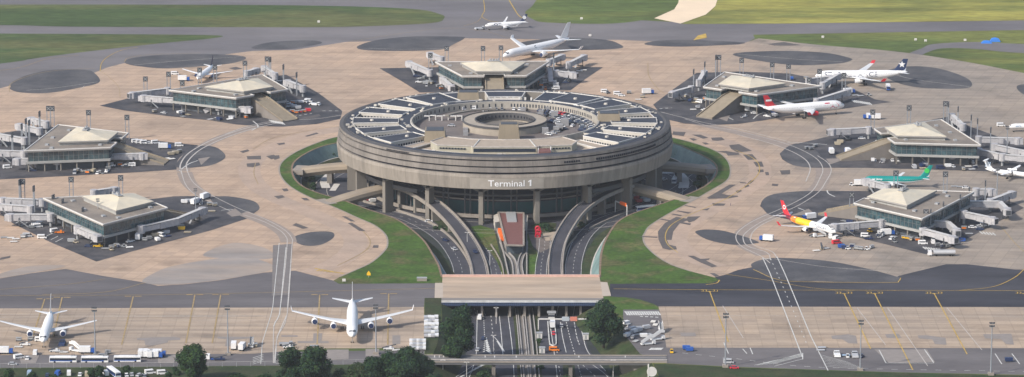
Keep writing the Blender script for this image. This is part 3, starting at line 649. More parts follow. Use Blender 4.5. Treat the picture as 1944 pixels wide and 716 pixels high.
# solid roof sectors back and corners
def sector(a0,a1,r0,r1,z1,roof=ROOFD,wall=WHITEW,name='roof_sector',k=6): return roofpiece(name,wring(r0,a0,a1,k)+wring(r1,a0,a1,k)[::-1],27.4,z1,wall,roof)
sector(64,74,61.9,88.3,ZR-.1); sector(104,118,61.9,88.3,ZR-.1); sector(82,98,72,88.3,ZR-.4)
sector(82,98,61.9,66,ZR-.2,TERR); sector(45,49,61.9,88.3,ZR); 
mb=MB()
for a in range(77,100,3):
    c=pol(70,math.radians(a),27.4); mb=MB(); mb.box(-.5,.5,-.5,.5,0,5,M=Matrix.Translation(c)@Matrix.Rotation(math.radians(a),4,'Z')); tobj('white_fin',mb,WHITEP)
for k in range(8):
    c=pol(84-k*2.2,math.radians(60.5),27.4); mb=MB(); mb.box(-.4,.4,-.4,.4,0,4.9,M=Matrix.Translation(c)); tobj('white_fin',mb,WHITEP)
# front terraces
sector(228,312,60,92.4,29.6,TERR,BCONC,'terrace',24)
sector(236,256,83,90,30.4,GREYM,BCONC,'terrace',6); sector(284,304,84,90,30.4,GREYM,BCONC,'terrace',6)
sector(228,233,62,90,31.0,TERR,BCONC,'terrace',3); sector(308,314,62,90,30.6,TERR,WHITEW,'terrace',3)
# front hall block
fb=[Vector(p) for p in [(-34,-49,0),(-42,-62,0),(-38,-72,0),(-19,-75,0),(-18,-77.5,0),(18,-77.5,0),(20,-75,0),(38,-72,0),(41,-62,0),(33,-50,0),(20,-56,0),(0,-58,0),(-20,-56,0)]]
roofpiece('hall_block',fb,29.6,33.6,BEI_W:=mat('hall_wall',(.38,.36,.29),.8,.08,.3),TERR,PAINTWF,tw=.5)
mb=MB(); mb.box(-17.5,17.5,-77.75,-77.45,31.0,32.9)
for s in (-1,1):
    for k in range(9): mb.beam((s*(22+k*1.7),-74.9+k*.28,32.2),(s*(23.2+k*1.7),-74.7+k*.28,32.2),.3,.8)
tobj('hall_window',mb,WIN)
mb=MB()
for x in (-17.8,17.8): mb.beam((x,-77.6,33.7),(x*.62 if 0 else x*.8,-58,33.9),.5,.4)
tobj('roof_edge',mb,PAINTW)
mb=MB(); mb.box(19,26,-84,-75.5,29.6,32.6,ty=0,m=0); tobj('stair_block',mb,[REDR])
mb=MB()
for x in (19,26): mb.beam((x,-84,30.5),(x,-75.2,33.2),.5,1)
tobj('stair_wall',mb,WHITEP)
# concrete fan towers
def tower(px,py,zb,w,d,h,rz=0):
    c=G(px,py,zb); mb=MB(); mb.box(-w/2,w/2,-d/2,d/2,0,h,0,tx=.9,ty=.9); mb.box(-w/2+1.6,w/2-1.6,-d/2+1.6,d/2-1.6,h,h+.35,1)
    mb.data=None; M=Matrix.Translation(c)@Matrix.Rotation(rz,4,'Z'); mb.v=[tuple(M@Vector(v)) for v in mb.v]; tobj('fan_tower',mb,[BEIGE,DKM])
tower(826,272,29,13,13,8.2,.0); tower(889,197,29,14,10,7.5,0); tower(1156,238,29,14,11,7.6,0); tower(966,262,29.6,12.5,8,8.4)
# central round ramp building in the court
mb=MB(); arcring(mb,17.5,24.5,FL,33.2,0,360,48); 
tobj('court_rotunda',mb,[mat('rotunda_conc',(.34,.30,.25),.85,.1,.2)])
mb=MB(); arcring(mb,17.0,17.6,30,33.8,0,360,48); arcring(mb,24.4,24.9,32.6,33.7,0,360,48); tobj('rotunda_parapet',mb,LIP)
mb=MB(); mb.prism([pol(17.2,2*PI*k/40) for k in range(40)],FL-.5,FL+.4); tobj('rotunda_floor',mb,DCONC)
mb=MB()
for k in range(22):
    c=pol(17.0,math.radians(10+k*7.6),31.2); mb=MB(); mb.box(-.3,.3,-.3,.3,0,1.2,M=Matrix.Translation(c)); tobj('rotunda_window',mb,DARK)
mb=MB(); arcring(mb,38,40.5,FL+2.5,FL+3.4,98,150); tobj('court_canopy',mb,BCONC)
mb=MB()
for (x,y) in [(855,243),(872,243),(900,240)]: pass
for (x,y) in [(812,229),(824,228),(836,229),(848,228),(862,229),(874,229)]:
    c=G(x,y,FL); mb=MB(); mb.box(c.x-2.2,c.x+1.2,c.y-.5,c.y+.5,FL+2.5,FL+3.0); mb.box(c.x+.6,c.x+1.2,c.y-.5,c.y+.5,FL,FL+2.5); tobj('toll_gate',mb,WHITEP)
mb=MB()
for (x,y,s) in [(884,257,1),(884,251,1),(993,213,1.1),(1000,253,.9),(1035,253,1.3),(1027,217,1),(1053,223,1.4),(1072,238,1.6),(1062,247,1.4),(1056,250,1.2),(1040,210,1),(1010,205,1),(1022,223,1)]:
    c=G(x,y,FL); mb=MB(); s*=.8; mb.box(c.x-1.8*s,c.x+1.8*s,c.y-1.5*s,c.y+1.5*s,FL,FL+3.2*s); tobj('vent_block',mb,MT.get('vent_grey') or mat('vent_grey',(.26,.26,.27),.8,.1,1))
# small roof clutter
mb=MB(); rr=random.Random(3)
for k in range(90):
    a=math.radians(rr.uniform(-30,210)); r=rr.choice([rr.uniform(55.5,61),rr.uniform(88.5,92)]); c=pol(r,a,ZR-.1); s=rr.uniform(.4,1.0); mb.box(-s,s,-s*.7,s*.7,0,s,M=Matrix.Translation(c)@Matrix.Rotation(a,4,'Z'))
for a,hw in wings:
    d=pol(1,math.radians(a)); c=d*(74+rr.uniform(-4,4)); c.z=ZR+.3; mb.cyl(c,c+Vector((0,0,.9)),1.2,1.0,8)
for k in range(46):
    a=math.radians(rr.uniform(238,302)); c=pol(rr.uniform(79,91),a,29.6); s=rr.uniform(.4,.9); mb.box(-s*1.4,s*1.4,-s,s,0,s*1.1,M=Matrix.Translation(c)@Matrix.Rotation(a,4,'Z'))
tobj('roof_vent',mb,WHITEW)
# underside: core, ring decks, pillars
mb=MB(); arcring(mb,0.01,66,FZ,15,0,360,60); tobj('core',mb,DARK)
mb=MB(); arcring(mb,72,73,-6.2,1.2,0,360,90); tobj('core_glazing',mb,TEALG)
mb=MB(); arcring(mb,66,74.5,1.2,1.9,0,360,90); tobj('ring_deck',mb,ROAD)
SHD=mat('underdrum_shade_concrete',(.10,.10,.105),.85,.1,.2)  # concrete darkened so the shade under the drum sits in its colour
mb=MB(); arcring(mb,74.3,74.7,1.9,2.6,0,360,90); tobj('ring_deck_parapet',mb,KERB)
mb=MB(); arcring(mb,77,78,5.2,6.2,0,360,90); tobj('ring_beam',mb,SHD)
for a0,a1 in ((188,235),(-55,-8)):
    mb=MB(); arcring(mb,78,86,6.0,6.8,a0,a1,30); tobj('ring_deck',mb,ROAD)
    mb=MB(); arcring(mb,86.05,86.7,5.6,7.9,a0,a1,30); tobj('ring_deck_parapet',mb,SHD)
mb=MB(); arcring(mb,73,80,-6.6,-6.0,0,360,90); tobj('ledge',mb,ROAD)
mb=MB(); arcring(mb,79.7,80.4,-6.9,-4.9,0,360,90); tobj('ledge_parapet',mb,KERB)
for k in range(18):
    a=math.radians(-98.4+20.2*k if k<9 else -98.4+20.2*k); a=math.radians(-98.4+20*k); d=pol(1,a)
    mb=MB(); M=Matrix.Translation(d*89+Vector((0,0,FZ)))@Matrix.Rotation(a,4,'Z')
    mb.box(-3,3,-1.25,1.25,0,19,M=M); 
    for s in (-1,1): mb.add([M@Vector(v) for v in [(-2,s*1.2,18.6),(2,s*1.2,18.6),(2,s*9,22.0),(-2,s*9,22.0),(-2,s*1.2,21.9),(2,s*1.2,21.9)]],[(0,1,2,3),(3,2,5,4),(0,3,4),(1,5,2)])
    tobj('pillar',mb,BCONC)
for k in range(36):
    a=math.radians(4+k*10); d=pol(1,a)
    for s in (-1.6,1.6):
        t=Vector((-d.y,d.x,0))*s; mb=MB(); mb.cyl(d*76+t+Vector((0,0,-6)),d*76+t+Vector((0,0,15)),.5,n=6); tobj('pillar',mb,SHD)
# lettering on the drum
vs,fs=text_mesh('Terminal',5.2,.05)
x0=min(v.x for v in vs);x1=max(v.x for v in vs); mb=MB(); out=[]
vs=[Vector((-12.6+(v.x-x0)/(x1-x0)*20.6,v.y,0)) for v in vs]; n0=len(vs)
vs+=[Vector((10.0+x*3.7,y*3.7,0)) for x,y in ((.24,0),(.50,0),(.50,1),(.30,1),(0,.80),(0,.60),(.24,.74))]; fs=list(fs)+[(n0,n0+1,n0+2,n0+3,n0+6),(n0+3,n0+4,n0+5,n0+6)]
for v in vs:
    s=v.x; a=-PI/2+(3.3+s)/98.3; z=15.6+v.y; r=98.0-(20.5-z)*.8/6.7+.22; out.append(pol(r,a,z))
mb.add(out,fs); tobj('lettering',mb,mat('sign_white',(.84,.84,.86),.6,0,1))
# fine lighter panel (cleaned concrete) on lower band : real patch of lighter concrete
mb=MB(); R=[]
for i in range(31):
    a=math.radians(258.5+ (283-258.5)*i/30) ; R.append([pol(97.2+(z-13.8)*.8/6.7+.03,a,z) for z in (14.0,20.3)])
mb.rings(R,0,False,False); tobj('cleaned_panel',mb,mat('clean_concrete',(.33,.30,.265),.85,.1,.2))
# small lamps row around roof rim
# ================================================================ SATELLITE TUNNELS IN THE MOAT
angs=dict(top=91.76,ul=131.1,ml=170.9,ll=211.95,ur=52.4,mr=12.28,lr=-28.56)
tlabel=dict(ml='arched beige footbridge tube on the left side of the round terminal, the farther one',ll='arched beige footbridge tube crossing the moat at the left front of the round terminal',
 mr='arched beige footbridge tube on the right side of the round terminal, the farther one',lr='arched beige footbridge tube crossing the moat at the right front of the round terminal',
 top='footbridge tube behind the round terminal, straight towards the far satellite',ul='footbridge tube hidden behind the round terminal on the left',ur='footbridge tube hidden behind the round terminal on the right')
TUBEM=mat('tube_concrete',(.31,.255,.195),.8,.12,.2,(.25,.21,.165),.5,.1)
for kx in ('ml','ll','mr','lr'):
    a=math.radians(angs[kx]+{'ml':0,'ll':2,'mr':-1.5,'lr':-2}[kx]); d=pol(1,a); t=Vector((-d.y,d.x,0)); mb=MB(); R=[]
    for i in range(13):
        r=84+(121.5-84)*i/12; zt=4.8-4.3*(i/12)**1.6-.2; c=d*r+Vector((0,0,zt)); w=5.0; h=5.2
        R.append([c+t*w*.62+Vector((0,0,0)),c+t*w*.95+Vector((0,0,-.9)),c+t*w+Vector((0,0,-h*.55)),c+t*w*.6+Vector((0,0,-h)),c-t*w*.6+Vector((0,0,-h)),c-t*w+Vector((0,0,-h*.55)),c-t*w*.95+Vector((0,0,-.9)),c-t*w*.62])
    mb.rings(R,0); o=obj('tunnel_tube',mb,TUBEM); tag(o,tlabel[kx],'tunnel tube','tunnel tubes crossing the moat')
    for s in (0.5,): 
        m2=MB(); c=d*(104); m2.box(-1.5,1.5,-3,3,FZ,-1.8,M=Matrix.Translation((c.x,c.y,0))@Matrix.Rotation(a,4,'Z')); obj('pier',m2,DCONC,o)
    m2=MB(); c=d*123; m2.box(-4,2.5,-7,7,-2.5,.2,M=Matrix.Translation((c.x,c.y,0))@Matrix.Rotation(a,4,'Z')); obj('abutment',m2,KERB,o)
# ================================================================ ELEVATED RAMPS, BRIDGES
def ramp(name,pts,w,label,cat,cols,th=1.0,par=1.0,pm=KERB,surf=ROAD):
    P=cr([G(a,b,z) for a,b,z in pts],False,6); base=P[-1].copy(); base.z=FZ
    o=thing(name,(0,0,0)); tag(o,label,cat)
    L=off(P,w/2); Rr=off(P,-w/2); R=[[L[i]-Vector((0,0,th)),Rr[i]-Vector((0,0,th)),Rr[i],L[i]] for i in range(len(P))]
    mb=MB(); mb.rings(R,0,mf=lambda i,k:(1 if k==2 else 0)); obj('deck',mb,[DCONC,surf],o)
    for s in (1,-1):
        Q=off(P,s*(w/2)); Q2=off(P,s*(w/2+.75)); mb=MB(); R=[[Q[i]-Vector((0,0,th)),Q2[i]-Vector((0,0,th)),Q2[i]+Vector((0,0,par)),Q[i]+Vector((0,0,par))] for i in range(len(P))]
        mb.rings(R,0); obj('parapet',mb,pm,o)
    mb=MB(); ribbon_mb(mb,[p+Vector((0,0,.04)) for p in off(P,w/2-.5)],.25); ribbon_mb(mb,[p+Vector((0,0,.04)) for p in off(P,-w/2+.5)],.25); obj('edge_line',mb,PAINTWF,o)
    for c in cols:
        p=P[int(c*(len(P)-1))]; 
        if p.z-th-FZ<1: continue
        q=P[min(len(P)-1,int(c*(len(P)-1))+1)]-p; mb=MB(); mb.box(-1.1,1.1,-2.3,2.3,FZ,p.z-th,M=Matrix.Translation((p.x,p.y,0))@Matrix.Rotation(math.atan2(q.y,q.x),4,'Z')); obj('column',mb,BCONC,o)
    return P
rampL=ramp('ramp_road',[(735,349,5.2),(775,359,4.0),(810,377,2.4),(843,403,-.2),(873,436,-3.2),(896,471,-5.6),(908,500,-7.2),(914,530,-7.9)],7.6,'curved ramp road left of the red roofed station climbing up to the round terminal','ramp road',(.1,.22,.36,.5,.64))
rampR=ramp('ramp_road',[(1195,351,5.0),(1165,361,4.0),(1131,377,2.4),(1100,400,.4),(1077,430,-2.5),(1061,463,-5.2),(1055,497,-7.2),(1055,530,-7.9)],6.8,'curved ramp road right of the red roofed station climbing up to the round terminal','ramp road',(.1,.25,.42,.55,.7))
# low parapet walls beside lower roads
def wall(name,pts,h,th,m,label,zb=FZ,n=6,sm=True):
    P=cr([G(a,b,zb) for a,b in pts],False,n) if sm else [G(a,b,zb) for a,b in pts]; A=off(P,th/2);B=off(P,-th/2)
    R=[[A[i],B[i],B[i]+Vector((0,0,h)),A[i]+Vector((0,0,h))] for i in range(len(P))]; mb=MB(); mb.rings(R,0); o=obj(name,mb,m); 
    if label: tag(o,label,'wall' if 'wall' in name else 'fence' if 'fence' in name else 'barrier')
    return o
wall('parapet_wall',[(690,384),(760,403),(820,426),(858,455),(880,482),(892,505),(899,528)],1.2,.8,KERB,'long pale curved parapet wall beside the left lower road')
wall('parapet_wall',[(957,528),(953,505),(944,485),(932,466)],1.0,.5,KERB,'short pale wall on the grass edge left of the station tracks')
wall('parapet_wall',[(1120,436),(1155,420),(1190,406),(1225,396)],1.4,.8,KERB,'pale parapet wall along the road to the bus at the right of the moat')
wall('parapet_wall',[(1066,528),(1069,500),(1078,470),(1095,450)],1.0,.5,KERB,'pale parapet wall between the right ramp and the right lower road')
# taxiway bridge
o=thing('taxiway_bridge',(9,-270,0)); tag(o,'broad beige taxiway bridge spanning the sunken access roads','bridge')
def wobj(name,mb,mats,par): 
    q=obj(name,mb,mats,par); q.data.transform(Matrix.Translation(-Vector(par.location))); return q
A1,B1,C1,D1=G(840,526),G(1138,526),G(1147,574),G(838,574)
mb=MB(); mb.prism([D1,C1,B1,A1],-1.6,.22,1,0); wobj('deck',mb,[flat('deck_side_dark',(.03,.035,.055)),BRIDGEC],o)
mb=MB(); mb.prism([G(838,566.5,0),G(1146,566.5,0),G(1147,573,0),G(838,573,0)],.22,.26); wobj('service_strip',mb,mat('bridge_strip',(.22,.2,.185),.85,.1,.1,stretch=(.2,1,1)),o)
mb=MB(); mb.beam(A1+Vector((0,0,.6)),B1+Vector((0,0,.6)),1.4,1.3); wobj('north_parapet',mb,PINK,o)
mb=MB(); mb.beam(D1+Vector((0,0,.4)),C1+Vector((0,0,.4)),.9,.9); wobj('south_kerb',mb,PAINTW,o)
mb=MB()
for k in range(80):
    p=D1.lerp(C1,k/79)+Vector((0,-3.4,-.9)); mb.beam(p,p+Vector((0,0,1.3)),.15)
mb.beam(D1+Vector((0,-3.4,.6)),C1+Vector((0,-3.4,.6)),.2); mb.beam(D1+Vector((0,-3.4,-.1)),C1+Vector((0,-3.4,-.1)),.12); wobj('walkway_railing',mb,flat('railing_blue',(.06,.10,.20)),o)
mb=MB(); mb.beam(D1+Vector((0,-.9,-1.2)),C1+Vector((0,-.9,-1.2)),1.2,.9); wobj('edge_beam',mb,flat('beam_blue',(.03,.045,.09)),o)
for q in ([(826,538),(841,538),(841,566),(825,566)],[(1140,536),(1153,537),(1160,562),(1144,563)]):
    mb=MB(); mb.prism(GP(q),.05,.24); wobj('approach_slab',mb,mat('approach',(.42,.36,.30),.85,.05,.2),o)
for x in (915,942,968,996,1023,1049,1075,1102,1128):
    for y in (601,585,569,553):
        p=G(x,y,FZ)
        if y==601 and x>1115: continue
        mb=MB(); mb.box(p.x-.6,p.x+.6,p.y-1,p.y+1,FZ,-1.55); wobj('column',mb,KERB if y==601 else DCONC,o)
for s in (0,1):
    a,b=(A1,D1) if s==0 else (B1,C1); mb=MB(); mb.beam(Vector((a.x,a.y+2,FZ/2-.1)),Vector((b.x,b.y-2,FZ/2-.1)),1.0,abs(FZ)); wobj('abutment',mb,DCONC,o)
# road overbridge near the bottom
o=thing('road_bridge',(20,-402,0)); tag(o,'long narrow grey road bridge crossing over the sunken access roads at the bottom','bridge')
a,b=G(806,682),G(1266,683); 
mb=MB(); mb.beam(a+Vector((0,0,-.45)),b+Vector((0,0,-.45)),11.6,1.5); q=wobj('deck',mb,[mat('bridge_grey',(.13,.13,.135),.85,.1,.2)],o)
for s in (1,-1):
    mb=MB(); mb.beam(a+Vector((0,s*5.9,.35)),b+Vector((0,s*5.9,.35)),.4,.9); wobj('parapet',mb,KERB,o)
mb=MB(); mb.beam(a+Vector((0,-2.2,.5)),b+Vector((0,-2.2,.5)),.25,.5); mb.beam(a+Vector((0,2.5,.34)),b+Vector((0,2.5,.34)),.2,.04); wobj('guard_rail',mb,PAINTWF,o)
for x,h in ((937,8),(1083,8),(1206,4)):
    p=G(x,683); mb=MB(); mb.box(p.x-.9,p.x+.9,p.y-4,p.y+4,FZ,-1.2); wobj('pier',mb,BCONC,o)
mb=MB(); mb.add([G(1176,692,-.8),G(1238,692,-.8),G(1216,700,-4),G(1183,714,FZ),G(1176,706,FZ)],[(0,4,3,2,1)]); wobj('abutment',mb,BCONC,o)
for x in (825,834,842,860,921,939,980,1099,1187):
    p=G(x,679,0); mb=MB(); mb.beam(p+Vector((0,2.8,.33)),p+Vector((0,-1,.33)),.5,.04); wobj('road_marking',mb,PAINTW,o)
# ================================================================ STATION AND TRACKS
o=thing('rail_station',G(970,445,FZ)); tag(o,'small station building with a tapered terracotta roof over the tracks','station')
rp=[G(x,y,-2.2) for x,y in [(946,404),(994,405),(994,467),(961,466)]]
def lobj(name,mb,mats,par,**k):
    q=obj(name,mb,mats,par,**k); q.data.transform(Matrix.Translation(-Vector(par.location))); return q
mb=MB(); mb.prism([p for p in rp],-2.8,-2.2,1,0); lobj('roof',mb,[KERB,REDR],o)
mb=MB()
for i in range(4): mb.beam(rp[i]+Vector((0,0,.25)),rp[(i+1)%4]+Vector((0,0,.25)),1.0,.6)
lobj('roof_edge',mb,KERB,o)
cc=sum(rp,Vector())/4
mb=MB(); mb.prism([cc+(p-cc)*.86 for p in rp],FZ,-2.8,0,0); lobj('wall',mb,[mat('station_dark',(.06,.08,.1),.5,.1,1)],o)
mb=MB(); mb.prism([G(x,y,-1.9) for x,y in [(960,403),(979,403),(981,421),(963,421)]],-2.2,-1.6); lobj('skylight',mb,[GREYM],o)
for q in ([(937,409),(947,404),(951,420),(940,422)],[(994,406),(1002,409),(1001,421),(994,421)]):
    mb=MB(); mb.prism([G(x,y,-3) for x,y in q],FZ,-3); lobj('side_canopy',mb,[WHITEW],o)
mb=MB(); mb.beam(G(949,438,FZ+1.6),G(955,453,FZ+1.6),2.4,3); tag(obj('orange_shuttle',mb,ORS),'bright orange shuttle cabin beside the terracotta roofed station','shuttle')
TRK=mat('guideway_concrete',(.32,.30,.28),.8,.1,.5)
def track(px,label):
    P=cr([G(a,b,FZ) for a,b in px],False,6); q=thing('guideway',P[0]); tag(q,label,'railway track','pale guideway tracks to the station')
    for s in (-1,1):
        A=off(P,s*1.15+.3);B=off(P,s*1.15-.3); mb=MB(); R=[[A[i],B[i],B[i]+Vector((0,0,.9)),A[i]+Vector((0,0,.9))] for i in range(len(P))]; mb.rings(R,0); lobj('guide_wall',mb,TRK,q)
    mb=MB(); ribbon_mb(mb,P,3.4,FZ+.2); lobj('trackbed',mb,DCONC,q)
track([(953,460),(960,478),(972,492),(977,505),(979,525),(984,560),(988,600),(994,660),(999,716),(1004,790)],'pale curved guideway track leaving the station on the left and running under the bridges')
track([(997,460),(996,478),(990,490),(987,505),(990,525),(996,560),(1001,600),(1007,660),(1012,716),(1018,790)],'pale curved guideway track leaving the station on the right and running under the bridges')
wall('edge_wall',[(941,430),(950,460),(958,490),(966,527)],1.2,.6,TRK,'straight pale wall left of the station tracks')
wall('edge_wall',[(1000,440),(1000,480),(1000,527)],1.2,.6,TRK,'straight pale wall right of the station tracks')
wall('edge_wall',[(979,588),(984,640),(990,716),(997,790)],.8,.5,TRK,'outer pale wall on the left of the tracks south of the taxiway bridge')
wall('edge_wall',[(1011,588),(1017,640),(1024,716),(1033,790)],.8,.5,TRK,'outer pale wall on the right of the tracks south of the taxiway bridge')
# ================================================================ SATELLITE BUILDINGS (u points away from the terminal)
def sat():
    o=thing('satellite_building')
    out=[(23.8,37.2),(23.8,-37.2),(-23.8,-20.5),(-23.8,-6.5),(-12,-6.5),(-12,6.5),(-23.8,6.5),(-23.8,20.5)]
    mb=MB(); mb.prism(out,12.0,13.0,1,0); obj('roof',mb,[MT.get('fascia') or mat('fascia',(.30,.29,.28),.7,.05,.3),ROOFG],o)
    n=len(out); mb=MB()
    for i in range(n): mb.beam((*out[i],13.1),(*out[(i+1)%n],13.1),.55,.6)
    obj('parapet',mb,WHITEP,o)
    def shrink(P,d):
        c=[];n=len(P)
        for i in range(n):
            p0,p1,p2=Vector(P[i-1]),Vector(P[i]),Vector(P[(i+1)%n]); a=(p1-p0).normalized();b=(p2-p1).normalized()
            na,nb=Vector((a.y,-a.x)),Vector((b.y,-b.x)); m=(na+nb); m=m/(m.dot(na)) if m.length>1e-3 else na; c.append(tuple(p1+m*d))
        return c
    gi=shrink(out,1.6)
    test=shrink(out,1.6); 
    if abs(gi[0][0])>23.8: gi=shrink(out,-1.6)
    mb=MB(); mb.prism(gi,6.2,12.0); obj('glazing',mb,GLASS,o)
    mb=MB()
    for i in range(n):
        a,b=Vector(gi[i]),Vector(gi[(i+1)%n]); L=(b-a).length; k=max(1,int(L/2.8))
        for j in range(k+1):
            p=a.lerp(b,j/k); mb.beam((p.x,p.y,6.2),(p.x,p.y,11.95),.28,.28,up=Vector((1,0,0)))
        mb.beam((a.x,a.y,9.0),(b.x,b.y,9.0),.3,.2)
    obj('mullions',mb,flat('mullion_dark',(.10,.115,.12)),o)
    s2=shrink(out,.6) if abs(shrink(out,.6)[0][0])<23.8 else shrink(out,-.6)
    mb=MB(); mb.prism(s2,4.9,6.2); obj('floor_slab',mb,mat('slab_band',(.33,.33,.32),.7,.08,.3) if 'slab_band' not in MT else MT['slab_band'],o)
    core=shrink(out,5) if abs(shrink(out,5)[0][0])<23.8 else shrink(out,-5)
    mb=MB(); mb.prism(core,0,4.9); obj('ground_floor',mb,mat('ground_floor_wall',(.07,.08,.095),.6,.2,.5) ,o)
    for i in range(n):
        if i in (3,4,5): continue
        a,b=Vector(gi[i]),Vector(gi[(i+1)%n]); k=max(1,int((b-a).length/9))
        for j in range(k):
            p=a.lerp(b,(j)/k); mb=MB(); mb.beam((p.x,p.y,0),(p.x,p.y,5),.7,.7,up=Vector((1,0,0))); obj('column',mb,BCONC,o)
    # pyramid roof light
    b0=[(7.4,20),(7.4,-20),(-19,-10.6),(-19,10.6)]; b1=[(8,21),(8,-21),(-20,-11.6),(-20,11.6)]
    mb=MB(); mb.prism(b0,13,14.7); obj('lantern_wall',mb,mat('lantern_grey',(.33,.33,.32),.7,.1,.4),o)
    mb=MB(); vs=[(*p,14.7) for p in b1]+[(*p,15.6) for p in b1]+[(-3.5,2.5,19.0),(-3.5,-2.5,19.0)]
    mb.add(vs,[(0,1,5,4),(1,2,6,5),(2,3,7,6),(3,0,4,7),(4,5,9,8),(5,6,9),(6,7,8,9),(7,4,8),(3,2,1,0)]); py=obj('pyramid_roof',mb,CREAM,o)
    mb=MB()
    for i in range(4): mb.beam((*b1[i],15.15),(*b1[(i+1)%4],15.15),.2,.8)
    obj('pyramid_eave',mb,MT['fascia'],py)
    mb=MB()
    for (x,y) in ((-3,2),(-4,-1.5),(-2.5,-3.2),(-3.5,0.3)): mb.cyl((x,y,18.8),(x,y,20.4),.6,n=8)
    mb.box(-5,-2,-4,4,19.0,19.4); obj('roof_unit',mb,GREYM,o)
    mb=MB()
    for (x,y) in ((15,20),(13,-22),(17,0),(-16,15),(-15,-14),(10,28)): mb=MB(); mb.box(x-1,x+1,y-1.2,y+1.2,13,13.8); obj('roof_hatch',mb,GREYM,o)
    # ramp tunnel towards the terminal
    mb=MB(); L=[(-12,11.2),(-24,9.2),(-40,4.2),(-52,.7)]; R=[]
    for u,z in L: R.append([(u,-6,0),(u,6,0),(u,6,z),(u,-6,z)])
    mb.rings([[Vector(q) for q in r] for r in R],0,mf=lambda i,k:(1 if k==2 else 0)); rp_=obj('tunnel_ramp',mb,[mat('ramp_side',(.20,.18,.165),.85,.1,.3),BEIGE],o)
    for s in (-1,1):
        mb=MB(); R=[[Vector((u,s*6,z-.3)),Vector((u,s*5.3,z-.3)),Vector((u,s*5.3,z+.7)),Vector((u,s*6,z+.7))] for u,z in L]; mb.rings(R,0); obj('ramp_parapet',mb,BEIGE,rp_)
    return o
ps=sat(); RS=254.88
slab=dict(top='far satellite building with cream pyramid roof straight behind the round terminal, white jet parked behind',
 ul='satellite building with cream pyramid roof at upper left, small white jet parked behind it',
 ml='satellite building with cream pyramid roof at the left edge, upper of the two there',
 ll='satellite building with cream pyramid roof at lower left, nearest on that side',
 ur='satellite building with cream pyramid roof at upper right beside the red tailed jet',
 mr='satellite building with cream pyramid roof at middle right, behind the green jet',
 lr='satellite building with cream pyramid roof at lower right beside the orange and white jet')
for i,(k,a) in enumerate(angs.items()):
    A=math.radians(a); loc=pol(RS,A); o=ps if i==0 else dup(ps,loc,A); o.location=loc; o.rotation_euler=(0,0,A)
    tag(o,slab[k],'airport building','satellite buildings round the terminal')
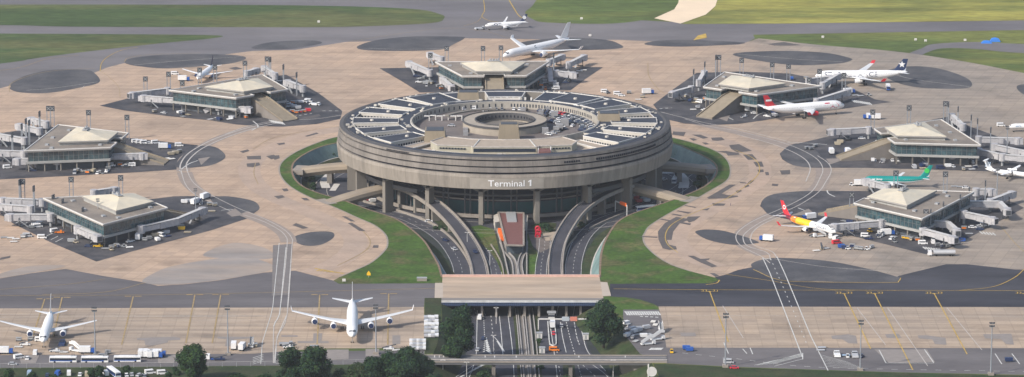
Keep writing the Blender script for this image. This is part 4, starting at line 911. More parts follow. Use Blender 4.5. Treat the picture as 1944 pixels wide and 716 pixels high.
# ================================================================ AIRCRAFT (local +X = nose, origin on the ground)
PROF=[(0,.04,-.30),(.006,.22,-.28),(.018,.42,-.24),(.035,.60,-.18),(.055,.77,-.12),(.08,.89,-.06),(.11,.97,-.02),(.14,1,0),(.25,1,0),(.38,1,0),(.5,1,0),(.62,1,0),(.70,.97,.03),(.77,.87,.12),(.84,.70,.26),(.90,.52,.40),(.95,.34,.52),(.985,.18,.60),(1,.06,.62)]
def plane(p,L,span,R,gear,label,body=PW,belly=None,wing=PG,finm=None,engm=None,eng=((.33,0),),finh=None,stab=None,bodyf=None,bodym=None,winglet=None,highwing=False,ttail=False,intake=NAVY,cat='airliner'):
    """p=(nose px,py,z),(tail px,py)"""
    a=G(*p[0],p[2]); b=G(*p[1],p[2]); c=(a+b)/2; hd=math.atan2((a-b).y,(a-b).x); c.z=0
    if len(p)>3: hd=math.radians(p[3])
    o=thing('airliner',c,hd); tag(o,label,cat); zc=gear+R; NSG=24
    def rad(f):
        for (f0,r0,z0),(f1,r1,z1) in zip(PROF,PROF[1:]):
            if f<=f1: t=(f-f0)/(f1-f0); return (r0+(r1-r0)*t)*R, zc+(z0+(z1-z0)*t)*R
        return .06*R,zc
    fr=sorted(set([q[0] for q in PROF]+[.3,.44,.56,.66,.73,.8,.87]))
    RR=[]
    for f in fr:
        r,z=rad(f); RR.append([Vector((L/2-f*L,r*math.sin(2*PI*k/NSG),z+r*math.cos(2*PI*k/NSG))) for k in range(NSG)])
    mb=MB(); mats=[body,belly or body]+(bodym or [])
    mb.rings(RR,0,mf=(lambda i,k: bodyf((fr[i]+fr[min(i+1,len(fr)-1)])/2,k) if bodyf else (1 if 7<=k<=16 else 0)))
    ob=obj('fuselage',mb,mats,o,smooth=True)
    # cockpit glass
    mb=MB()
    for s in (-1,1):
        for (f0,f1,t0,t1) in ((.030,.046,.10,.55),(.036,.058,.60,1.05)):
            vs=[]
            for f,t in ((f0,t0),(f0,t1),(f1,t1*.9),(f1,t0*.8+.02)):
                r,z=rad(f); vs.append((L/2-f*L+.05,s*(r+.05)*math.sin(t),z+(r+.05)*math.cos(t)))
            mb.add(vs,[(0,1,2,3) if s>0 else (3,2,1,0)])
    obj('cockpit_window',mb,WIN,o)
    mb=MB(); n=int(L*.7/1.05)
    for s in (-1,1):
        for k in range(n):
            f=.12+k*.72/n
            if abs(f-.3)<.012 or abs(f-.58)<.012: continue
            r,z=rad(f); t=1.30; x=L/2-f*L
            mb.add([(x-.16,s*(r+.03)*math.sin(t+.07),z+(r+.03)*math.cos(t+.07)),(x+.16,s*(r+.03)*math.sin(t+.07),z+(r+.03)*math.cos(t+.07)),(x+.16,s*(r+.03)*math.sin(t-.07),z+(r+.03)*math.cos(t-.07)),(x-.16,s*(r+.03)*math.sin(t-.07),z+(r+.03)*math.cos(t-.07))],[(0,1,2,3)])
    obj('cabin_window',mb,GREYM,o)
    def surf(secs,mat_,name,par,vertical=False,s=1):
        R_=[]
        for (y,xl,ch,z,th) in secs:
            pr=[(0,0),(-.12,.5),(-.4,.6),(-.75,.3),(-1,0),(-.75,-.25),(-.4,-.45),(-.12,-.4)]
            R_.append([Vector((xl+px_*ch, (pz*th if vertical else s*y), (z if vertical else z+pz*th))) for px_,pz in pr])
        m_=MB(); m_.rings(R_,0); return obj(name,m_,mat_,par)
    hs=span/2; wz=zc-R*.55 if not highwing else zc+R*.9; sw=.60 if not highwing else .06; cr_=.185*L if not highwing else .09*L
    xr=.135*L if not highwing else .04*L; dh=.095 if not highwing else .03
    def xle(y): return xr-sw*max(0,y-R*.6)
    ct_=cr_*.24 if not highwing else cr_*.55
    for s in (1,-1):
        sec=[]
        for q in (0,.1,.36,.7,1.0):
            y=hs*q; ch=cr_+(cr_*.52-cr_)*(q/.36) if q<=.36 else cr_*.52+(ct_-cr_*.52)*((q-.36)/.64)
            if highwing: ch=cr_*(1-.42*max(0,(q-.4)/.6))
            sec.append((y,xle(y),ch,wz+dh*y+ (0 if q<1 else .15),ch*.11))
        wg=surf(sec,wing,'wing',o,s=s)
        if winglet:
            y=hs; x=xle(y); m_=MB(); z=wz+dh*y; 
            m_.add([(x,s*y,z),(x-ct_,s*y,z),(x-ct_-1.3,s*(y+.7),z+2.1),(x-1.5-.2,s*(y+.7),z+2.1),(x,s*(y-.2),z),(x-ct_,s*(y-.2),z),(x-ct_-1.3,s*(y+.55),z+2.1),(x-1.7,s*(y+.55),z+2.1)],[(0,1,2,3),(7,6,5,4),(0,4,5,1),(1,5,6,2),(2,6,7,3),(3,7,4,0)]); obj('winglet',m_,winglet,wg)
        for q,rs in eng:
            y=hs*q; er=(.0245*L if not highwing else .55)*(1 if not rs else rs); x=xle(y)+er*1.5; z=wz+dh*y-er*1.15 if not highwing else wz-.1; el=er*3.4 if not highwing else 6
            m_=MB(); pr=[(0,.86),(.04,1.0),(.3,1.05),(.62,.95),(.8,.74),(1,.5)]
            RG=[[Vector((x-el*a_,s*y+er*b_*math.sin(2*PI*k/14),z+er*b_*math.cos(2*PI*k/14))) for k in range(14)] for a_,b_ in pr]
            m_.rings(RG,0); m_.box(x-el*.95,x-el*.2,s*y-.18,s*y+.18,z+er*.6,wz+dh*y+.1 if not highwing else z+er); en=obj('engine',m_,engm or body,wg,smooth=False)
            m2=MB(); m2.cyl((x+.03,s*y,z),(x+.10,s*y,z),er*.82,er*.82,14); obj('intake',m2,intake,wg)
            if highwing:
                m2=MB()
                for k in range(6):
                    t=PI*k/3; m2.beam((x+.3,s*y,z),(x+.3,s*y+2*math.cos(t),z+2*math.sin(t)),.3,.08)
                obj('propeller',m2,BLK,wg)
    # tail
    fh=finh or (.135 if L>50 else .17)*L; fz=zc+R*.75; fx=-.335*L
    fin=surf([(0,fx+.03*L,.135*L,fz,.5),(0,fx-.01*L-fh*.10,.118*L,fz+fh*.15,.4),(0,fx-.01*L-fh*.78,.055*L,fz+fh,.22)],finm or body,'fin',o,vertical=True)
    tz=zc+R*.45 if not ttail else fz+fh; tx=-.375*L if not ttail else fx-fh*.74
    ths=(.16*L if not ttail else .12*L)
    for s in (1,-1): surf([(0,tx,.10*L*(1 if not ttail else .6),tz,.4),(ths,tx-ths*(.6 if not ttail else .15),.035*L,tz+ths*(.1 if not ttail else 0),.15)],stab or wing,'tailplane',o,s=s)
    # gear
    def leg(x,y,n,r=.55):
        m_=MB(); m_.cyl((x,y,.4),(x,y,gear+R*.5),.16,n=6); g_=obj('landing_gear',m_,GREYM,o)
        m2=MB()
        for k in range(n):
            for yy in (-.55,.55): m2.cyl((x-(k-(n-1)/2)*1.3,y+yy-.2,r),(x-(k-(n-1)/2)*1.3,y+yy+.2,r),r,n=10)
        obj('wheel',m2,RUB,g_)
    leg(L/2-.1*L,0,1,.42); leg(-.035*L,hs*.17 if not highwing else hs*.25,2 if L>50 else 1); leg(-.035*L,-(hs*.17 if not highwing else hs*.25),2 if L>50 else 1)
    return o,dict(L=L,R=R,zc=zc,fz=fz,fh=fh,fx=fx,rad=rad)
def side_text(o,I,txt,xc,size,side,m,zoff=.25,wscale=1):
    vs,fs=text_mesh(txt,size,.05); x0=min(v.x for v in vs);x1=max(v.x for v in vs); h=max(v.y for v in vs); out=[]
    for v in vs:
        u=(v.x-(x0+x1)/2)*wscale; x=xc-side*u; f=(I['L']/2-x)/I['L']; r,z=I['rad'](f); zz=(zoff*I['R'])+(v.y-h/2); zz=max(-r*.95,min(r*.95,zz))
        out.append((x,side*(math.sqrt(max(.01,r*r-zz*zz))+.06),z+zz))
    m_=MB(); m_.add(out,fs); return obj('lettering',m_,m,o)
def side_disc(o,I,xc,rr,side,m,zoff=0,name='emblem',lift=.05):
    m_=MB(); out=[]; n=20
    for k in range(n):
        x=xc+rr*math.cos(2*PI*k/n); f=(I['L']/2-x)/I['L']; r,z=I['rad'](f); zz=zoff*I['R']+rr*math.sin(2*PI*k/n); zz=max(-r*.96,min(r*.96,zz)); out.append((x,side*(math.sqrt(max(.01,r*r-zz*zz))+lift),z+zz))
    m_.add(out,[tuple(range(n))]); return obj(name,m_,m,o)
def fin_shape(o,I,pts,m,name='emblem',cx=-.10,cz=.55,lift=.3):
    """flat shape on both sides of the fin; pts in metres round the fin centre"""
    xx=I['fx']-.055*I['L']-I['fh']*.45*.8; zz=I['fz']+I['fh']*cz
    m_=MB()
    for s in (1,-1):
        n=len(pts); m_.add([(xx+x*(-s),s*lift,zz+z) for x,z in pts],[tuple(range(n))])
    return obj(name,m_,m,o)
circ=lambda r,n=18:[(r*math.cos(2*PI*k/n),r*math.sin(2*PI*k/n)) for k in range(n)]
star=lambda r,ri=.42,n=5:[((r if k%2==0 else r*ri)*math.sin(PI*k/n),(r if k%2==0 else r*ri)*math.cos(PI*k/n)) for k in range(2*n)]
# A340 bottom centre
o,I=plane(((668,655),(670,588),5.5,-88.0),64,60.3,2.82,3.2,'large all white four engined airliner facing the camera at the bottom centre',eng=((.31,1),(.62,1)),winglet=PW,intake=BLUED)
o.location=G(669,626)
# lower left
o,I=plane(((84,659),(98,612),4.5,-88.5),50,48,2.5,2.8,'white twin engined airliner with blue engine intakes facing the camera at lower left',eng=((.34,1.25),),intake=BLUED)
o.location=G(90,640)
# LOT
o,I=plane(((920,49),(1000,44.5),3.2),30,26,1.55,2.0,'small white airliner with dark blue tail on the far taxiway',finm=NAVY,eng=((.34,1.2),),winglet=PW)
side_text(o,I,'LOT',7.2,2.3,1,NAVY,.25,1.7); fin_shape(o,I,circ(1.3),PW)
# white A330 behind top satellite
o,I=plane(((950,109),(1086,79),5.0,-131),68,60.3,2.9,3.2,'large all white airliner parked behind the far centre satellite building',finh=10.5,winglet=PW,engm=PW)
side_text(o,I,'ICI',4,2.4,1,NAVY,.55)
# Star Alliance
o,I=plane(((1549,145),(1721,144),5.0),60,60.3,2.82,3.2,'white airliner with navy blue star tail beside the upper right satellite',finm=NAVY,winglet=RED,engm=PW)
side_text(o,I,'STAR ALLIANCE',7,4.2,1,mat('logo_grey',(.10,.115,.17),.5,0,1),.25,1.15)
fin_shape(o,I,star(2.4),PW)
# TAM
o,I=plane(((1597,200),(1455,212),5.5),56,54,2.95,3.2,'white airliner with bright red tail parked between the two right satellites',finm=RED,winglet=RED,engm=RED,stab=PW)
side_text(o,I,'TAM',19,5.2,-1,mat('logo_red',(.5,.02,.08),.5,0,1),.15,1.1); fin_shape(o,I,[(-2,-.6),(2,-.6),(2,.6),(-2,.6)],PW)
# Aer Lingus
TL2=flat('shamrock_green',(.05,.5,.10))
o,I=plane(((1641,343),(1761,344.5),3.8),38.5,34,2.15,2.4,'teal green airliner with green tail behind the lower right satellite building',body=TEALP,belly=PW,finh=7.2,finm=TEALP,engm=PW,wing=PG,winglet=None)
side_text(o,I,'aer lingus',11,1.6,1,PW,.35); fin_shape(o,I,circ(1.5),TL2)
# Turkish
def tf(f,k):
    if f>.93: return 2
    if f>.80: return 3
    if f>.68: return 4
    if f>.42: return 5
    return 0
o,I=plane(((1588,440.6),(1483,411.7),3.8),44.5,34.1,2.0,2.2,'white airliner with yellow and orange rear and red tail beside the lower right satellite',finm=RED,bodyf=tf,bodym=[MAR,MAR,ORG,YEL],engm=PW,winglet=RED,wing=PG)
side_text(o,I,'TURKISH',11.5,2.0,-1,NAVY,.3,1.25); side_disc(o,I,-10.6,1.75,-1,WHT,.05); side_disc(o,I,-10.6,.95,-1,ORG,.05,'emblem',.10)
fin_shape(o,I,circ(1.25),WHT); fin_shape(o,I,circ(.7),RED,lift=.34)
# Q400 right edge
o,I=plane(((1978,335),(1862,322),3.0),32.8,28.4,1.35,1.6,'white propeller airliner with a blue striped tail at the right edge',highwing=True,ttail=True,eng=((.3,1),),engm=PW,finh=5.2,wing=PW)
side_text(o,I,'be',-10.5,3.0,-1,NAVY,.0,1.3)
for k in range(4): fin_shape(o,I,[(-1.6+k*.9,-1.8),(-1.25+k*.9,-1.8),(-.9+k*.9,1.2),(-1.25+k*.9,1.2)],LITB)
# upper left
o,I=plane(((373,151),(407,126),3.8),38,34,2.0,2.2,'small white airliner with a dark tail behind the upper left satellite',finm=BLUED,engm=BLUED,wing=PW)
# right edge partly seen
o,I=plane(((1907,241),(2020,240),3.2),32,28,1.6,2.0,'white airliner cut off by the right edge of the picture, upper',engm=PW)
side_text(o,I,'aeris',10,1.8,1,LITB,.3)
# ================================================================ JET BRIDGES
def jet(p0,p1,place,z=5.2,dog=None,cab=True,rot=True,w=2.9,stair=False):
    a=G(*p0,z); b=G(*p1,z); c=Vector((a.x,a.y,0)); o=thing('jet_bridge',c)
    reg(o,'grey passenger boarding bridge',place,'boarding bridge','boarding bridges on the satellites')
    a-=c; b-=c; pts=[a,b] if not dog else [a]+[G(*q,z)-c for q in dog]+[b]
    for i in range(len(pts)-1):
        p,q=pts[i],pts[i+1]; m_=p.lerp(q,.5)
        mb=MB(); mb.beam(p,m_,w-.5,2.7); obj('tunnel',mb,LGREY,o)
        mb=MB(); mb.beam(m_,q,w,3.2)
        d=(q-m_).normalized(); L=(q-m_).length
        for k in range(int(L/3)): mb.beam(m_+d*(k*3),m_+d*(k*3+.25),w+.25,3.45)
        obj('outer_tunnel',mb,LGREY,o)
        mb=MB(); mb.beam(p+Vector((0,0,1.9)),q+Vector((0,0,1.9)),w*.9,.18); obj('roof_panel',mb,mat('bridge_top',(.52,.51,.50),.6,.08,.5) if 'bridge_top' not in MT else MT['bridge_top'],o)
    if rot: mb=MB(); mb.cyl((a.x,a.y,3.2),(a.x,a.y,7.6),2.1,n=12); obj('rotunda',mb,LGREY,o)
    mb=MB(); mb.cyl((a.x,a.y,0),(a.x,a.y,3.4),.7,n=8); obj('column',mb,GREYM,o)
    if cab:
        d=(pts[-1]-pts[-2]).normalized(); mb=MB(); mb.cyl((b.x,b.y,3.3),(b.x,b.y,7.3),2.3,n=10); mb.beam(b,b+d*3.2,3.4,3.4); obj('cab',mb,LGREY,o)
        mb=MB(); mb.beam(b+d*3.15,b+d*3.4,2.6,2.6); obj('cab_door',mb,DKM,o)
    q=pts[-2].lerp(pts[-1],.78); mb=MB(); d=(pts[-1]-pts[-2]).normalized(); n=Vector((-d.y,d.x,0))
    for s in (-1.6,1.6): mb.beam((q.x+n.x*s,q.y+n.y*s,.6),(q.x+n.x*s,q.y+n.y*s,5.2),.5,.5,up=Vector((1,0,0)))
    mb.beam((q.x-n.x*2,q.y-n.y*2,1.0),(q.x+n.x*2,q.y+n.y*2,1.0),.9,.7); obj('drive_column',mb,DKM,o)
    mb=MB(); s0=q+n*1.8; mb.beam((s0.x,s0.y,4.2),(s0.x-d.x*5,s0.y-d.y*5,.3),1.0,.3); obj('service_stair',mb,GREYM,o)
    return o
PL=dict(lr='at the lower right satellite',mr='at the middle right satellite',ur='at the upper right satellite',top='at the far centre satellite',ul='at the upper left satellite',ml='at the upper left edge satellite',ll='at the lower left satellite')
for k,a,b,kw in [('lr',(1672,425),(1585,432),{}),('lr',(1710,420),(1676,425),dict(cab=False)),('lr',(1752,440),(1808,455),{}),('lr',(1830,408),(1883,419),{}),('lr',(1829,388),(1912,402),dict(dog=[(1898,388)])),('lr',(1880,385),(1920,370),{}),('lr',(1853,365),(1880,365),{}),('lr',(1770,425),(1816,441),dict(dog=[(1800,427)])),('lr',(1685,357),(1645,346),{}),('lr',(1752,440),(1740,424),dict(cab=False,rot=False)),
 ('mr',(1808,295),(1730,292),{}),('mr',(1903,299),(1960,303),{}),('mr',(1858,289),(1898,298),dict(cab=False)),('mr',(1888,280),(1955,294),{}),('mr',(1858,266),(1932,268),{}),('mr',(1828,242),(1807,222),{}),('mr',(1649,248),(1580,251),{}),
 ('ur',(1312,170),(1278,179),{}),('ur',(1327,158),(1337,140),{}),('ur',(1562,163),(1590,146),{}),('ur',(1550,194),(1607,176),{}),('ur',(1535,155),(1575,150),{}),
 ('top',(816,139),(777,122),{}),('top',(838,114),(817,105),{}),('top',(840,153),(857,167),{}),('top',(1042,119),(1066,109),{}),('top',(1080,124),(1108,110),{}),('top',(1056,140),(1088,143),{}),
 ('ul',(318,173),(252,181),{}),('ul',(346,193),(273,187),{}),('ul',(415,203),(470,209),{}),('ul',(468,141),(486,135),{}),('ul',(522,145),(502,131),{}),('ul',(575,169),(546,158),{}),
 ('ml',(108,306),(34,307),{}),('ml',(192,299),(270,297),{}),('ml',(88,237),(60,229),{}),('ml',(75,250),(38,241),{}),('ml',(46,268),(-5,259),{}),('ml',(45,293),(-5,291),{}),
 ('ll',(80,385),(5,382),{}),('ll',(58,398),(-6,393),{}),('ll',(96,413),(20,413),{}),('ll',(147,437),(184,452),{}),('ll',(268,436),(384,401),dict(dog=[(336,421)])),('ll',(238,427),(266,435),dict(cab=False)),('ll',(178,368),(216,362),{})]:
    jet(a,b,PL[k],**kw)
# fixed stair tunnels beside buildings
for k,a,b in [('ml',(163,311),(188,298)),('ul',(389,211),(412,198)),('top',(1046,158),(1044,140))]:
    p=G(*a,1.2);q=G(*b,6.0); c=Vector((p.x,p.y,0)); mb=MB(); mb.beam(p-c,q-c,3,2.8); mb.beam(q-c,q-c+(q-p).normalized()*4,3,2.8); o=obj('stair_tunnel',mb,LGREY); o.location=c
    tag(o,'sloping grey covered stair '+PL[k],'covered stair')
p=G(142,314,0); mb=MB(); mb.box(-5.5,5.5,-2,2,0,4.4)
for k in range(7): mb.box(-5.3+k*1.6,-4.6+k*1.6,-2.12,-2.0,1.2,3.6)
o=obj('equipment_cabin',mb,LGREY); o.location=p; tag(o,'grey ribbed equipment cabin in front of the upper left edge satellite','cabin')
# ================================================================ PYLONS AND MASTS
def pylon_proto():
    o=thing('docking_pylon'); 
    for s in (-1,1): mb=MB(); mb.box(s*1.05-.22,s*1.05+.22,-.22,.22,0,14.2); obj('pole',mb,MIDM,o)
    mb=MB(); mb.box(-1.5,1.5,-.3,.3,12.2,15.4); bd=obj('board',mb,DKM,o)
    mb=MB()
    for a,b in (((-1.1,12.7),(1.1,14.9)),((1.1,12.7),(-1.1,14.9))): mb.beam((a[0],-.34,a[1]),(b[0],-.34,b[1]),.08,.3); mb.beam((a[0],.34,a[1]),(b[0],.34,b[1]),.08,.3)
    obj('board_cross',mb,GREYM,bd)
    mb=MB()
    for z in (4,8): mb=MB(); mb.beam((-1.05,0,z),(1.05,0,z),.14,.2); obj('crossbar',mb,MIDM,o)
    return o
pp=pylon_proto(); first=True
for k,lst in dict(ml=[(92,206,0),(99,206,0),(75,216,80),(168,214,0),(241,223,0),(49,230,80),(55,233,80),(23,256,80),(41,240,80)],
 ll=[(37,346,80),(43,345,0),(64,358,80),(135,341,0),(229,338,0),(101,375,70),(119,383,80),(157,399,80)],
 ul=[(276,150,0),(320,141,0),(346,158,0),(379,133,0),(408,128,0),(416,166,0),(465,120,0),(507,112,0),(513,113,75),(538,127,80),(563,142,80)],
 top=[(817,105,0),(848,92,0),(917,92,0),(951,91,0),(1051,105,80)],
 ur=[(1359,109,80),(1365,109,0),(1338,122,80),(1317,136,80),(1408,115,0),(1466,123,0),(1470,160,0),(1497,126,0),(1556,136,0),(1536,152,0),(1602,143,0)],
 mr=[(1726,205,0),(1795,197,0),(1801,198,80),(1819,207,80),(1844,223,80),(1856,230,80),(1881,247,80),(1657,213,0),(1701,329,0),(1795,331,0),(1871,348,80)],
 lr=[(1617,370,0),(1687,386,0),(1758,403,0),(1767,403,80),(1791,389,80),(1823,375,80),(1840,361,80)]).items():
    for x,y,r in lst:
        P=G(x,y,13.8); P.z=0; o=pp if first else dup(pp,P); first=False; o.location=P; o.rotation_euler=(0,0,math.radians(r))
        reg(o,'twin pole board pylon',PL[k],'pylon','aircraft docking pylons on the stands')
def mast_proto():
    o=thing('floodlight_mast'); mb=MB(); mb.cyl((0,0,0),(0,0,23.5),.38,.22,8); obj('pole',mb,MIDM,o)
    mb=MB(); mb.box(-1.2,1.2,-.25,.25,22.6,22.9); mb.box(-1.2,1.2,-.25,.25,24.1,24.4); hb=obj('lamp_frame',mb,MIDM,o)
    mb=MB()
    for x in (-1,-.35,.35,1):
        for z in (22.9,24.4): mb.box(x-.25,x+.25,-.4,.2,z,z+.6)
    obj('floodlight',mb,DKM,hb); mb=MB(); mb.box(-1.3,1.3,-1.3,1.3,0,1.2); obj('base',mb,KERB,o); return o
mp_=mast_proto(); first=True
for x,y,sc,lab in [(181,677,1,'standing near the white jet and the white buses'),(433,674,1,'between the two left parked jets'),(714,672,1,'right of the big four engined jet'),(1377,697,1.08,'leftmost of three on the lower right apron'),(1633,703,1,'middle one on the lower right apron, near four tugs'),(1881,712,1.05,'rightmost on the lower right apron'),
 (372,420,.75,'beside the lower left satellite'),(187,440,.75,'in front of the lower left satellite corner'),(1911,310,.9,'beside the propeller airliner'),(1892,395,.95,'right of the lower right satellite'),(1543,300,.2,None),(102,660,.4,None)]:
    if lab is None: continue
    P=G(x,y); o=mp_ if first else dup(mp_,P); first=False; o.location=P; o.scale=(sc,sc,sc)
    tag(o,'tall slim floodlight mast '+lab,'light mast','floodlight masts on the aprons')
# ================================================================ VEHICLES
def wheels(o,xs,y,r=.36,w=.3):
    for x in xs:
        for s in (-1,1): mb=MB(); mb.cyl((x,s*y-w/2,r),(x,s*y+w/2,r),r,n=10); obj('wheel',mb,RUB,o)
PRO={}
def proto(kind,col):
    key=(kind,col.name)
    if key in PRO: return PRO[key]
    if kind=='car':
        o=thing('parked_car'); mb=MB(); mb.box(-2.2,2.2,-.9,.9,.3,.85,tx=.06,ty=.05); mb.box(-1.75,1.2,-.82,.82,.85,.9); mb.box(-1.35,.65,-.72,.72,1.38,1.46); obj('body',mb,col,o)
        mb=MB(); mb.box(-1.75,1.25,-.82,.82,.88,1.40,tx=.42,ty=.12); obj('window_glass',mb,WIN,o); wheels(o,(-1.35,1.35),.8,.32,.22)
    elif kind=='van':
        o=thing('van'); mb=MB(); mb.box(-2.6,1.5,-1,1,.35,2.3,tx=.08,ty=.08); mb.box(1.4,2.6,-1,1,.35,1.2,tx=.1,ty=.05); obj('body',mb,col,o)
        mb=MB(); mb.add([(1.45,-.9,2.2),(1.45,.9,2.2),(2.4,.92,1.2),(2.4,-.92,1.2),(1.45,-.93,1.2),(1.45,.93,1.2)],[(0,3,2,1),(0,4,3),(1,2,5)]); mb.box(-2.0,1.3,-1.02,1.02,1.35,1.9); obj('window_glass',mb,WIN,o); wheels(o,(-1.6,1.6),.9)
    elif kind=='truck':
        o=thing('service_truck'); mb=MB(); mb.box(-3.6,3.4,-.9,.9,.5,.9); obj('chassis',mb,DKM,o); mb=MB(); mb.box(2.0,3.8,-1.15,1.15,.7,2.7,tx=.1,ty=.05); c_=obj('cab',mb,BLUE if col is WHT else col,o)
        mb=MB(); mb.box(3.72,3.8,-1.0,1.0,1.6,2.4); obj('windscreen',mb,WIN,c_); mb=MB(); mb.box(-3.8,1.8,-1.25,1.25,.95,3.7); obj('cargo_box',mb,WHT,o); wheels(o,(-2.4,2.6),1,.5)
    elif kind=='bus':
        o=thing('apron_bus'); mb=MB(); mb.box(-6.6,6.6,-1.35,1.35,.35,3.0,tx=.1,ty=.06); mb.box(-4,4,-.8,.8,3.0,3.25); obj('body',mb,WHT,o); mb=MB(); mb.box(-6.3,6.3,-1.40,1.40,1.35,2.45); mb.box(-6.62,6.62,-1.2,1.2,1.4,2.5); obj('window_band',mb,BLUED if col is BLUED else WIN,o)
        mb=MB(); mb.box(-6.4,4.5,-1.42,1.42,.95,1.30); obj('blue_band',mb,BLUE,o); wheels(o,(-4,4),1.2,.5)
    elif kind=='tanker':
        o=thing('fuel_tanker'); mb=MB(); mb.box(-8,3.5,-.9,.9,.6,1.0); obj('chassis',mb,DKM,o); mb=MB(); mb.box(4.6,6.8,-1.2,1.2,.7,3.0,tx=.1,ty=.05); c_=obj('cab',mb,WHT,o); mb=MB(); mb.box(6.72,6.8,-1,1,1.8,2.7); obj('windscreen',mb,WIN,c_)
        mb=MB(); mb.cyl((-8,0,2.1),(3.6,0,2.1),1.25,n=14); obj('tank',mb,SILV,o); mb=MB(); mb.box(-7.6,3.2,-.5,.5,3.25,3.5); obj('walkway',mb,GREYM,o); wheels(o,(-6.5,-5.2,2.2,5.4),1,.5)
    elif kind=='tug':
        o=thing('baggage_tug'); mb=MB(); mb.box(-1.5,1.5,-.8,.8,.35,1.0,tx=.05,ty=.05); mb.box(-.9,.3,-.7,.7,1.9,2.0); obj('body',mb,col,o); mb=MB(); mb.box(-.85,.2,-.65,.65,1.0,1.9,tx=.1,ty=.08); obj('cab_glass',mb,WIN,o); wheels(o,(-1,1),.7,.4)
    elif kind=='cart':
        o=thing('baggage_cart'); mb=MB(); mb.box(-1.5,1.5,-.8,.8,.45,.65); obj('bed',mb,DKM,o); mb=MB(); mb.box(-1.45,1.45,-.78,.78,1.85,2.0)
        for x in (-1.4,1.4):
            for y in (-.73,.73): mb.box(x-.05,x+.05,y-.05,y+.05,.6,1.9)
        obj('canopy',mb,GREYM,o); mb=MB(); mb.box(-1.2,1.1,-.6,.6,.65,1.45); obj('load',mb,col,o); wheels(o,(-1,1),.65,.28,.15)
    elif kind=='container':
        o=thing('cargo_container'); mb=MB(); mb.add([(-1.5,-1,.5),(1.5,-1,.5),(1.9,-1,1.0),(1.9,-1,2.1),(-1.9,-1,2.1),(-1.9,-1,1.0),(-1.5,1,.5),(1.5,1,.5),(1.9,1,1.0),(1.9,1,2.1),(-1.9,1,2.1),(-1.9,1,1.0)],[(0,1,2,3,4,5),(11,10,9,8,7,6)]+[(i,i+6,(i+1)%6+6,(i+1)%6) for i in range(6)]); obj('shell',mb,col,o)
        mb=MB(); mb.box(-1.7,1.7,-1,1,.25,.45); obj('dolly',mb,DKM,o); wheels(o,(-1.2,1.2),.8,.2,.12)
    elif kind=='stairs':
        o=thing('passenger_stairs'); mb=MB(); mb.box(-3.6,3.4,-1,1,.5,1.0); mb.box(2.2,3.8,-1,1,.5,2.2,tx=.1); obj('chassis',mb,WHT,o)
        mb=MB(); 
        for k in range(12): mb.box(-3.4+k*.42,-2.98+k*.42,-.85,.85,.9+k*.25,1.15+k*.25)
        mb.box(1.6,3.6,-.85,.85,3.85,4.0); obj('steps',mb,GREYM,o)
        for s in (-1,1): mb=MB(); mb.add([(-3.4,s*.9,1.0),(1.6,s*.9,3.9),(3.6,s*.9,3.9),(3.6,s*.9,5.1),(1.4,s*.9,5.1),(-3.4,s*.9,2.1)],[(0,1,4,5),(1,2,3,4)]); obj('side_panel',mb,WHT,o)
        wheels(o,(-2.4,2.6),.9,.42)
    elif kind=='loader':
        o=thing('belt_loader'); mb=MB(); mb.box(-2.6,2.6,-.9,.9,.4,1.0,tx=.1); obj('chassis',mb,col,o); mb=MB(); mb.beam((-3.2,.1,1.0),(3.6,.1,2.7),.9,.35); obj('conveyor',mb,DKM,o); mb=MB(); mb.box(.4,1.4,-.85,-.3,1.0,2.0); obj('cab',mb,col,o); wheels(o,(-1.8,1.8),.8,.38)
    elif kind=='dolly':
        o=thing('cargo_dolly'); mb=MB(); mb.box(-2.0,2.0,-1.2,1.2,.42,.58)
        for k in range(6): mb.box(-1.8+k*.65,-1.65+k*.65,-1.15,1.15,.58,.66)
        obj('platform',mb,col,o); mb=MB(); mb.beam((2,0,.45),(3.2,0,.35),.12,.12); obj('drawbar',mb,DKM,o); wheels(o,(-1.5,1.5),1,.22,.15)
    elif kind=='pushback':
        o=thing('pushback_tug'); mb=MB(); mb.box(-3.6,3.6,-1.6,1.6,.4,1.35,tx=.2,ty=.1); mb.box(1.6,3.2,-1.3,1.3,1.9,2.05); obj('body',mb,col,o); mb=MB(); mb.box(1.6,3.2,-1.3,1.3,1.3,1.95,tx=.1,ty=.1); obj('cab_glass',mb,WIN,o); wheels(o,(-2.4,2.4),1.5,.6,.4)
    PRO[key]=o; o['_fresh']=1; return o
NAMEK=dict(car='car',van='van',truck='box truck',bus='apron bus',tanker='fuel tanker',tug='baggage tug',cart='baggage cart',container='cargo container',stairs='passenger stairs truck',loader='belt loader',dolly='flat cargo dolly',pushback='low aircraft tug')
COLN={}
for m_,n_ in ((WHT,'white'),(SILV,'silver'),(GREY,'grey'),(BLK,'black'),(RED,'red'),(BLUE,'blue'),(BLUED,'dark blue'),(YEL,'yellow'),(ORG,'orange'),(LITB,'pale blue'),(BEI,'beige'),(GREENP,'green'),(GREYM,'grey metal'),(LGREY,'light grey'),(WHITEP,'white'),(TEALP,'teal')): COLN[m_.name]=n_
def put(kind,col,P,hd,place,jit=True,z=0,label=None):
    o=proto(kind,col)
    if o.get('_fresh'): del o['_fresh']
    else: o=dup(o,(0,0,0))
    o.location=P; o.rotation_euler=(0,0,math.radians(hd)); nk=NAMEK[kind]
    if label: tag(o,label,nk if kind not in('truck','bus','stairs') else kind)
    else: reg(o,f'{COLN[col.name]} {nk}',place,{'truck':'truck','bus':'bus','stairs':'stairs truck','pushback':'tug','container':'container','cart':'baggage cart'}.get(kind,nk),f'{nk}s on the airport'.replace('buss','buses').replace('stairs trucks','stairs trucks'))
    return o
def pv(kind,col,x,y,hd,place,z=0,label=None): return put(kind,col,G(x,y,z),hd,place,label=label)
